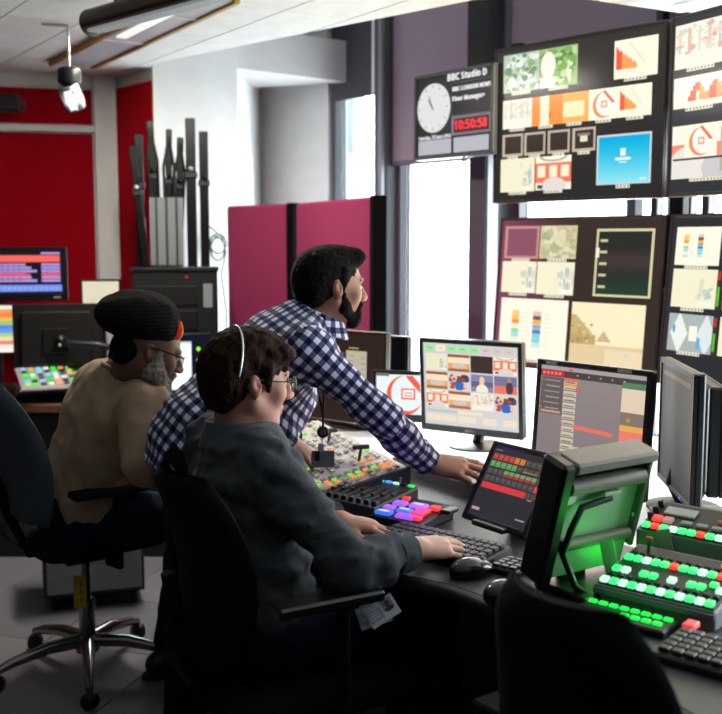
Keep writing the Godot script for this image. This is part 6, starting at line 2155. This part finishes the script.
func man_leaning():
	var head := Transform3D(head_basis(24, 3, 0), at(330, 286, 3.12))
	var j := {"hips": Vector3(-0.470, 0.915, -3.02), "waist": Vector3(-0.378, 1.035, -3.05), "chest": Vector3(-0.262, 1.150, -3.08), "neck": Vector3(-0.135, 1.268, -3.11), "front": Vector3(0.55, -0.80, -0.22),
		"sh": [Vector3(-0.150, 1.185, -2.945), Vector3(-0.155, 1.195, -3.27)], "el": [Vector3(0.066, 0.985, -2.96), Vector3(-0.285, 0.99, -3.46)], "wr": [Vector3(0.203, 0.836, -3.06), Vector3(-0.228, 0.870, -3.25)],
		"hip": [Vector3(-0.485, 0.87, -2.94), Vector3(-0.485, 0.87, -3.12)], "knee": [Vector3(-0.48, 0.48, -2.95), Vector3(-0.46, 0.48, -3.14)], "ankle": [Vector3(-0.54, 0.10, -2.98), Vector3(-0.52, 0.10, -3.16)], "big": 0.0}
	var t := thing("person", "standing dark bearded man in a checked shirt leaning over the desk", "person", Vector3(-0.55, 0, -3.05))
	var off := -t.position
	var f := torso_field(j, -0.006)
	arms_field(f, j, -0.004, 1.0)
	legs_field(f, j, -0.004)
	var body := grown(f, 0.016)
	var inv := head.affine_inverse()
	body.add(placed(head_field(inv * j["neck"] - Vector3(0, 0.015, 0)).skin(Vector3(-0.14, -0.24, -0.18), Vector3(0.14, 0.14, 0.14), 0.0038), head))
	var hf := Field.new()
	hand_field(hf, j["wr"][0], Vector3(0.95, -0.13, 0.02), Vector3(0.06, 1.0, 0.55), 1.0, [0.30, 0.34, 0.42, 0.50, 0.45], 0.18, 1.16)
	hf.cap(j["wr"][0] - Vector3(0.04, -0.03, -0.03), j["wr"][0], 0.030, 0.027, 0.02)
	body.add(grown(hf, 0.0034))
	var hl := Field.new()
	hand_field(hl, j["wr"][1], Vector3(0.62, -0.42, 0.30), Vector3(0.35, 1.0, 0.1), -1.0, [0.30, 0.28, 0.30, 0.36, 0.2], 0.14, 1.0)
	hl.cap(j["wr"][1] - Vector3(0.02, -0.05, 0.05), j["wr"][1], 0.029, 0.026, 0.02)
	body.add(grown(hl, 0.0038))
	tint_skin(body, head, Color(0.29, 0.145, 0.095), Color(0.22, 0.085, 0.07), Color(0.35, 0.14, 0.095))
	part("body", moved(body, off).mesh(), skin_mat(81), t)
	var hx := Transform3D(head.basis, head.origin + off)
	var black := col("#0a0806", 0.7)
	eyes_and_brows(t, hx, "#23140c", black, 0.005)
	var h := Field.new()
	h.egg(Vector3(0, 0.038, -0.016), Vector3(0.080, 0.083, 0.101), Basis(), 0.03)
	h.egg(Vector3(0, 0.000, -0.050), Vector3(0.074, 0.080, 0.066), Basis(), 0.03)
	h.egg(Vector3(0, 0.090, 0.038), Vector3(0.054, 0.032, 0.060), Basis(), 0.025)
	h.cap(Vector3(-0.036, 0.090, 0.074), Vector3(0.036, 0.090, 0.074), 0.021, 0.021, 0.02)
	for s in [-1.0, 1.0]:
		h.cap(Vector3(s * 0.074, 0.05, 0.020), Vector3(s * 0.072, -0.014, 0.014), 0.008, 0.005, 0.014)
	h.egg(Vector3(0, -0.012, 0.100), Vector3(0.090, 0.080, 0.064), Basis(), 0.008, 1)
	for s in [-1.0, 1.0]:
		h.egg(Vector3(s * 0.086, -0.012, -0.006), Vector3(0.020, 0.036, 0.023), Basis(), 0.006, 1)
		h.egg(Vector3(s * 0.085, -0.085, -0.01), Vector3(0.05, 0.055, 0.06), Basis(), 0.01, 1)
	h.wrinkle(8, 60.0, 0.003, Vector3.ONE, 2)
	part("hair", moved(placed(h.skin(Vector3(-0.11, -0.11, -0.15), Vector3(0.11, 0.15, 0.13), 0.0042), head), off).mesh(), hair_mat("#070605", 82, Vector3.ONE * 14), t)
	# beard follows the jaw
	var bd := Field.new()
	for s in [-1.0, 1.0]:
		bd.cap(Vector3(s * 0.066, -0.020, 0.016), Vector3(s * 0.060, -0.056, 0.022), 0.009, 0.014, 0.015)
		bd.cap(Vector3(s * 0.056, -0.060, 0.024), Vector3(s * 0.022, -0.098, 0.066), 0.0205, 0.0205, 0.02)
		bd.cap(Vector3(s * 0.022, -0.052, 0.090), Vector3(s * 0.034, -0.085, 0.078), 0.009, 0.014, 0.012)
	bd.cap(Vector3(-0.02, -0.102, 0.070), Vector3(0.02, -0.102, 0.070), 0.0215, 0.0215, 0.02)
	bd.cap(Vector3(-0.022, -0.051, 0.095), Vector3(0.022, -0.051, 0.095), 0.0065, 0.0065, 0.008)
	bd.egg(Vector3(0, -0.0675, 0.102), Vector3(0.021, 0.0095, 0.02), Basis(), 0.005, 1)
	bd.wrinkle(9, 70.0, 0.003, Vector3.ONE, 2)
	part("beard", moved(placed(bd.skin(Vector3(-0.10, -0.15, -0.02), Vector3(0.10, 0.01, 0.13), 0.004), head), off).mesh(), hair_mat("#0b0806", 83, Vector3.ONE * 30), t)
	# checked shirt
	var check := gingham()
	var sf := torso_field(j, 0.014)
	arms_field(sf, j, 0.014, 0.88)
	var ax: Vector3 = (j["hips"] - j["waist"]).normalized()
	sf.cap(j["hips"], j["hips"] + ax * 0.05 + Vector3(0.01, -0.05, 0), 0.145, 0.15, 0.05)
	sf.cap(j["chest"] + Vector3(0.06, -0.12, -0.05), j["waist"] + Vector3(0.10, -0.10, -0.02), 0.07, 0.10, 0.08)
	sf.cap(head.origin + Vector3(0.02, 0.03, 0), j["neck"] + Vector3(0.012, 0.012, 0), 0.058, 0.062, 0.012, 1)
	sf.egg(j["hips"] + ax * 0.46 + Vector3(0, -0.1, 0), Vector3(0.42, 0.42, 0.42), Basis(), 0.02, 1)
	sf.wrinkle(84, 8.0, 0.012, Vector3(1.0, 1.2, 1.0), 3)
	var bones := [{"a": j["hips"] + ax * 0.1, "b": j["neck"] - (j["neck"] - j["chest"]).normalized() * 0.03, "r": 0.150, "ref": Vector3(0, 0, 1)}]
	for k in 2:
		bones.append({"a": j["sh"][k].lerp(j["el"][k], 0.12), "b": j["el"][k], "r": 0.064, "ref": Vector3(0, 0, 1)})
		bones.append({"a": j["el"][k], "b": j["wr"][k], "r": 0.056, "ref": Vector3(0, 0, 1)})
	part("shirt", moved(thread_uv(grown(sf, 0.011), bones, 0.034), off).mesh(), check, t)
	collar(t, j["neck"] + Vector3(0.006, -0.012, 0.0), Vector3(0.35, 1, 0.0), Vector3(0.9, 0, -0.3), 0.066, 0.036, check, "collar", {"a": j["neck"] - Vector3(0, 0.1, 0), "b": j["neck"] + Vector3(0.03, 0.1, 0), "r": 0.08, "ref": Vector3(0, 0, 1)})
	for k in 2:
		var d: Vector3 = (j["wr"][k] - j["el"][k]).normalized()
		var e := Basis(Quaternion(Vector3.UP, d))
		var cf := Shape.new().lathe([[0.033, -0.03], [0.0455, -0.03], [0.047, -0.028], [0.045, 0.028], [0.0435, 0.030], [0.033, 0.030]], 22, Transform3D(e, j["wr"][k] - d * 0.036))
		part("cuff", moved(thread_uv(cf, [bones[2 + 2 * k]], 0.034), off).mesh(), check, t)
	var tf := Field.new()
	tf.egg(j["hips"] + Vector3(0.02, -0.07, 0), Vector3(0.13, 0.12, 0.14), Basis(), 0.05)
	legs_field(tf, j, 0.014)
	tf.wrinkle(86, 8.0, 0.007)
	part("trousers", moved(grown(tf, 0.016), off).mesh(), cloth("#15161b", 87, 9.0, 0.08), t)
	for k in 2:
		shoe(t, j["ankle"][k], j["ankle"][k] + Vector3(0.2, 0, 0.0), col("#131214", 0.4), col("#18181a", 0.8))

func man_in_hat():
	var head := Transform3D(head_basis(20, 20, 0), at(149, 350, 3.25))
	var j := {"hips": Vector3(-0.925, 0.61, -3.44), "waist": Vector3(-0.895, 0.74, -3.42), "chest": Vector3(-0.825, 0.92, -3.375), "neck": Vector3(-0.760, 1.090, -3.325), "front": Vector3(0.77, 0, -0.64),
		"sh": [Vector3(-0.668, 0.985, -3.190), Vector3(-0.872, 1.005, -3.430)], "el": [Vector3(-0.640, 0.800, -3.08), Vector3(-0.83, 0.80, -3.60)], "wr": [Vector3(-0.575, 0.80, -3.335), Vector3(-0.63, 0.79, -3.74)],
		"hip": [Vector3(-0.865, 0.585, -3.36), Vector3(-0.975, 0.585, -3.51)], "knee": [Vector3(-0.545, 0.60, -3.32), Vector3(-0.64, 0.58, -3.76)], "ankle": [Vector3(-0.665, 0.12, -3.47), Vector3(-0.66, 0.10, -3.80)], "big": 0.018}
	var t := thing("person", "seated grey bearded man in a tan T-shirt and a big black knitted hat", "person", Vector3(-0.92, 0, -3.44))
	var off := -t.position
	var f := torso_field(j, -0.014)
	arms_field(f, j, 0.0, 1.0)
	legs_field(f, j, -0.004)
	var body := grown(f, 0.015)
	var inv := head.affine_inverse()
	body.add(placed(head_field(inv * j["neck"] - Vector3(0, 0.015, 0), 0.004).skin(Vector3(-0.13, -0.24, -0.20), Vector3(0.13, 0.14, 0.14), 0.0038), head))
	for k in 2:
		var hf := Field.new()
		hand_field(hf, j["wr"][k], j["wr"][k] - j["el"][k] + Vector3(0.05, -0.06, 0), Vector3(0, 1, 0), 1.0 if k == 0 else -1.0, [0.3, 0.3, 0.32, 0.36, 0.2])
		hf.cap(j["wr"][k] - (j["wr"][k] - j["el"][k]) * 0.15, j["wr"][k], 0.029, 0.026, 0.02)
		body.add(grown(hf, 0.0042))
	tint_skin(body, head, Color(0.16, 0.085, 0.055), Color(0.12, 0.05, 0.045), Color(0.19, 0.085, 0.055))
	part("body", moved(body, off).mesh(), skin_mat(91), t)
	var hx := Transform3D(head.basis, head.origin + off)
	eyes_and_brows(t, hx, "#1a0f0a", col("#5a544e", 0.8), 0.0038)
	# knitted hat: deep band, soft crown slumping backwards
	var h := Field.new()
	h.egg(Vector3(0, 0.066, -0.020), Vector3(0.087, 0.064, 0.106), Basis(Vector3.RIGHT, -0.18), 0.03)
	h.egg(Vector3(0, 0.095, -0.072), Vector3(0.112, 0.078, 0.128), Basis(Vector3.RIGHT, -0.30), 0.03)
	h.egg(Vector3(0, -0.085, 0.075), Vector3(0.15, 0.142, 0.15), Basis(), 0.01, 1)
	h.wrinkle(10, 14.0, 0.004, Vector3.ONE, 2)
	var hat := h.skin(Vector3(-0.14, -0.06, -0.23), Vector3(0.14, 0.20, 0.12), 0.0055)
	var knit := StandardMaterial3D.new()
	knit.vertex_color_use_as_albedo = true
	knit.roughness = 0.95
	knit.metallic_specular = 0.2
	knit.heightmap_enabled = true
	knit.heightmap_scale = 0.5
	var rib := Image.create_empty(64, 64, false, Image.FORMAT_RGB8)
	for y in 64:
		for x in 64:
			var q := absf(sin((x + absf((y % 16) - 8.0)) / 8.0 * PI)) * 0.7 + 0.3 * absf(sin(y / 16.0 * PI))
			rib.set_pixel(x, y, Color(q, q, q))
	knit.heightmap_texture = ImageTexture.create_from_image(rib)
	knit.uv1_triplanar = true
	knit.uv1_scale = Vector3.ONE * 22.0
	hat.c.resize(hat.v.size())
	for i in hat.v.size():
		var p := hat.v[i]
		var c := Color(0.012, 0.012, 0.013)
		if p.z > 0.02 and p.y < 0.122 - p.z * 0.1 and p.y > 0.030:   # knitted stripes at the front of the band
			var a := atan2(-p.x, p.z - 0.0)
			if a > 0.50 and a < 0.80: c = Color(0.62, 0.03, 0.03)
			elif a > 0.42 and a < 0.50: c = Color(0.75, 0.33, 0.02)
			elif a > 0.26 and a < 0.42: c = Color(0.70, 0.46, 0.02)
			elif a > 0.06 and a < 0.26: c = Color(0.03, 0.25, 0.05)
		hat.c[i] = c
	part("hat", moved(placed(hat, head), off).mesh(), knit, t)
	var nh := Field.new()
	nh.egg(Vector3(0, -0.012, -0.070), Vector3(0.070, 0.060, 0.050), Basis(), 0.02)
	for q in 9:
		var a := deg_to_rad(-64.0 + 16.0 * q)
		nh.cap(Vector3(sin(a) * 0.074, -0.01, -0.045 - cos(a) * 0.055), Vector3(sin(a) * 0.078, -0.040 - 0.008 * (q % 3), -0.045 - cos(a) * 0.060), 0.013, 0.010, 0.006)
	part("hair", moved(placed(nh.skin(Vector3(-0.11, -0.12, -0.14), Vector3(0.11, 0.07, 0.02), 0.0045), head), off).mesh(), hair_mat("#120d0a", 98, Vector3.ONE * 26), t)
	# grey beard and sideburns
	var bd := Field.new()
	for s in [-1.0, 1.0]:
		bd.cap(Vector3(s * 0.068, 0.0, 0.020), Vector3(s * 0.064, -0.055, 0.024), 0.015, 0.030, 0.015)
		bd.cap(Vector3(s * 0.056, -0.064, 0.026), Vector3(s * 0.022, -0.124, 0.072), 0.038, 0.040, 0.02)
		bd.cap(Vector3(s * 0.020, -0.052, 0.094), Vector3(s * 0.036, -0.090, 0.078), 0.009, 0.016, 0.012)
	bd.cap(Vector3(-0.018, -0.118, 0.072), Vector3(0.018, -0.118, 0.072), 0.030, 0.030, 0.02)
	bd.cap(Vector3(-0.020, -0.050, 0.097), Vector3(0.020, -0.050, 0.097), 0.007, 0.007, 0.008)
	bd.egg(Vector3(0, -0.0675, 0.104), Vector3(0.020, 0.009, 0.02), Basis(), 0.005, 1)
	bd.wrinkle(12, 45.0, 0.007, Vector3.ONE, 3)
	part("beard", moved(placed(bd.skin(Vector3(-0.11, -0.17, -0.03), Vector3(0.11, 0.03, 0.14), 0.0045), head), off).mesh(), hair_mat("#b4ada3", 93, Vector3.ONE * 12), t)
	# glasses with a dark temple
	var gl := Shape.new()
	for s in [-1.0, 1.0]:
		var ring := []
		for i in 15:
			var a := TAU * i / 14
			ring.append(hx * Vector3(s * 0.034 + cos(a) * 0.023, -0.002 + sin(a) * 0.016, 0.112 - absf(cos(a) * 0.5 + s * 0.5) * 0.010))
		gl.tube(ring, 0.0014, 6)
		gl.tube([hx * Vector3(s * 0.058, 0.010, 0.100), hx * Vector3(s * 0.078, 0.014, 0.03), hx * Vector3(s * 0.086, 0.014, -0.012)], 0.003, 6)
	part("glasses", gl.mesh(), col("#17181a", 0.25, 0.4), t)
	# T-shirt
	var sm := cloth("#ad957c", 94, 7.0, 0.05)
	var sf := torso_field(j, 0.014)
	arms_field(sf, j, 0.022, 0.42)
	sf.cap(head.origin + Vector3(0.03, 0.0, 0), j["neck"] + Vector3(0.004, 0.008, 0), 0.064, 0.068, 0.012, 1)
	sf.egg(j["hips"] + Vector3(0, -0.44, 0), Vector3(0.5, 0.40, 0.5), Basis(), 0.02, 1)
	sf.wrinkle(95, 8.0, 0.012, Vector3(1.2, 0.9, 1.2), 3)
	part("t_shirt", moved(grown(sf, 0.011), off).mesh(), sm, t)
	var ring := []
	var up := Vector3(0.30, 1, -0.05).normalized()
	var c0: Vector3 = j["neck"] + Vector3(0.004, -0.004, 0) + off
	var e1 := up.cross(Vector3.BACK).normalized()
	var e2 := up.cross(e1)
	for i in 25:
		var a := TAU * i / 24
		ring.append(c0 + (e1 * cos(a) + e2 * sin(a)) * 0.076)
	part("neck_rib", Shape.new().tube(ring, 0.008, 8).mesh(), sm, t)
	var tf := Field.new()
	tf.egg(j["hips"], Vector3(0.185, 0.13, 0.15), Basis(Vector3.UP, 0.69), 0.05)
	legs_field(tf, j, 0.014)
	tf.wrinkle(96, 8.0, 0.008)
	part("trousers", moved(grown(tf, 0.014), off).mesh(), cloth("#161c30", 97, 9.0, 0.08), t)
	for k in 2:
		shoe(t, j["ankle"][k], j["ankle"][k] + Vector3(0.16, 0, -0.10), col("#1a1715", 0.45), col("#202022", 0.8))

func build_small_things():
	# badge on a lanyard from the leaning man's neck
	var top := Vector3(-0.122, 1.15, -3.02)
	var clip := at(323, 432, 3.02)
	var card := at(322, 459, 3.02)
	var l := thing("lanyard_badge", "dark badge card hanging on a black lanyard under the leaning man", "badge", card)
	var strap := Shape.new()
	for s in [-1.0, 1.0]:
		strap.tube([top + Vector3(s * 0.02, 0.0, 0) - card, clip + Vector3(0, 0.05, 0) - card, clip + Vector3(0, 0.012, 0) - card], 0.0035, 6)
	part("strap", strap.mesh(), col("#0c0c0e", 0.7), l)
	part("reel", Shape.new().lathe([[0.0, -0.005], [0.017, -0.005], [0.018, 0.0], [0.017, 0.005], [0.0, 0.006]], 20, Transform3D(Basis(Vector3.RIGHT, PI / 2), clip - card)).mesh(), col("#141416", 0.3), l)
	part("reel_badge", Shape.new().lathe([[0.0, 0.0], [0.010, 0.0], [0.010, 0.0015], [0.0, 0.0015]], 18, Transform3D(Basis(Vector3.RIGHT, PI / 2), clip - card + Vector3(0, 0, 0.006))).mesh(), col("#5a5c60", 0.4), l)
	part("cord", Shape.new().tube([clip - card + Vector3(0, -0.016, 0), Vector3(-0.003, 0.032, 0)], 0.0015, 6).mesh(), col("#b8babc", 0.4), l)
	part("clip", block(0.018, 0.026, 0.007, 0.002), col("#c8cacc", 0.3, 0.5), l, put(-0.003, 0.034, 0))
	part("holder", block(0.068, 0.050, 0.004, 0.002), col("#70757c", 0.35), l, put(0.003, 0.0, 0))
	part("grip", block(0.016, 0.030, 0.008, 0.003), col("#0e0e10", 0.4), l, put(-0.013, 0.010, 0.004))
	# identity cards on the seated man's lap
	var spots := [[at(382, 611, 2.25), 0.0, "white identity card with a photograph on the seated man's lap"], [at(374, 615, 2.262), 0.12, "second white card showing just behind the photograph card"]]
	for k in 2:
		var im := canvas(108, 70, "#d6dae2")
		ink(im, 0.0, 0.25, 0.5, 0.8, "#a4aec6")
		ink(im, 0.56, 0.1, 0.92, 0.62, "#8e8890" if k == 0 else "#e6e8ec")
		if k == 0:
			dab(im, 0.74, 0.30, 0.09, 0.14, "#4a332a")
			dab(im, 0.74, 0.56, 0.15, 0.12, "#2c2c34")
		for q in 3:
			ink(im, 0.06, 0.34 + 0.13 * q, 0.40, 0.38 + 0.13 * q, "#eef2f8")
		var c := thing("identity_card", spots[k][2], "card", spots[k][0])
		var cb := Basis(Vector3.UP, 0.15) * Basis(Vector3.RIGHT, -0.45) * Basis(Vector3.BACK, 0.50 - spots[k][1] * 2.0)
		c.basis = cb
		part("card", block(0.075, 0.049, 0.0016, 0.0005), col("#dfe2e8", 0.4), c)
		part("print", screen_quad(0.074, 0.048), print_mat(im, 0.35), c, put(0, 0, 0.0012))
		part("slot_clip", block(0.014, 0.012, 0.003, 0.001), col("#b8bcc0", 0.3, 0.5), c, put(-0.02, 0.028, 0))
	# pedestal under the far desk
	var pd := thing("pedestal", "grey mobile pedestal on castors under the far counter", "pedestal", Vector3(-1.14, 0, -4.28), deg_to_rad(18))
	part("carcass", block(0.40, 0.42, 0.36, 0.006), col("#1d1f22", 0.5), pd, put(0, 0.27, 0))
	part("drawer", block(0.375, 0.13, 0.016, 0.004), col("#8a8d90", 0.5), pd, put(0, 0.40, 0.186))
	part("drawer", block(0.375, 0.24, 0.016, 0.004), col("#8a8d90", 0.5), pd, put(0, 0.20, 0.186))
	for x in [-0.16, 0.16]:
		for z in [-0.13, 0.13]:
			part("castor", Shape.new().lathe([[0.0, -0.012], [0.024, -0.012], [0.028, 0.0], [0.024, 0.012], [0.0, 0.012]], 14, Transform3D(Basis(Vector3.BACK, PI / 2), put(x, 0.029, z).origin)).mesh(), col("#0d0d0e", 0.5), pd)
			part("castor_stem", block(0.02, 0.03, 0.03, 0.004), col("#0d0d0e", 0.5), pd, put(x, 0.052, z))
	# cables behind the edge-on monitor and the grey panel at the frame edge
	for k in 3:
		var c := thing("desk_cable", ["black cable looping behind the edge on monitor, nearest the screen", "black cable sagging between the edge on monitor and the frame edge", "thin red and black cable lying on the pale shelf"][k], "cable", Vector3(1.0, 0.755, -2.80))
		var m: Material = col("#0c0d0e", 0.45) if k < 2 else col("#5a1420", 0.45)
		part("cord", Shape.new().tube([Vector3(0.02 + 0.03 * k, 0.22 - 0.05 * k, -0.05), Vector3(0.06 + 0.02 * k, 0.10, 0.02), Vector3(0.03 + 0.03 * k, -0.005, 0.05 + 0.02 * k), Vector3(0.10 + 0.05 * k, -0.008, 0.0)], 0.0055 - 0.001 * k, 8).mesh(), m, c)
		part("plug", block(0.02, 0.012, 0.03, 0.003), m, c, put(0.10 + 0.05 * k, -0.007, 0.0))
	var gp := thing("grey_upright", "upright grey metal cover at the right frame edge above the switcher", "panel", Vector3(0.955, 0.885, -2.40), deg_to_rad(-41))
	part("plate", block(0.12, 0.16, 0.02, 0.004), col("#8c9098", 0.4, 0.3), gp, put(0, 0.08, 0))
	part("flange", block(0.12, 0.012, 0.06, 0.003), col("#7c8088", 0.4, 0.3), gp, put(0, 0.006, 0.0))
	part("brass_screw", Shape.new().lathe([[0.0, 0.0], [0.008, 0.0], [0.008, 0.004], [0.0, 0.004]], 10, Transform3D(Basis(Vector3.RIGHT, PI / 2), Vector3(-0.04, 0.13, 0.01))).mesh(), col("#b89a70", 0.3, 0.6), gp)
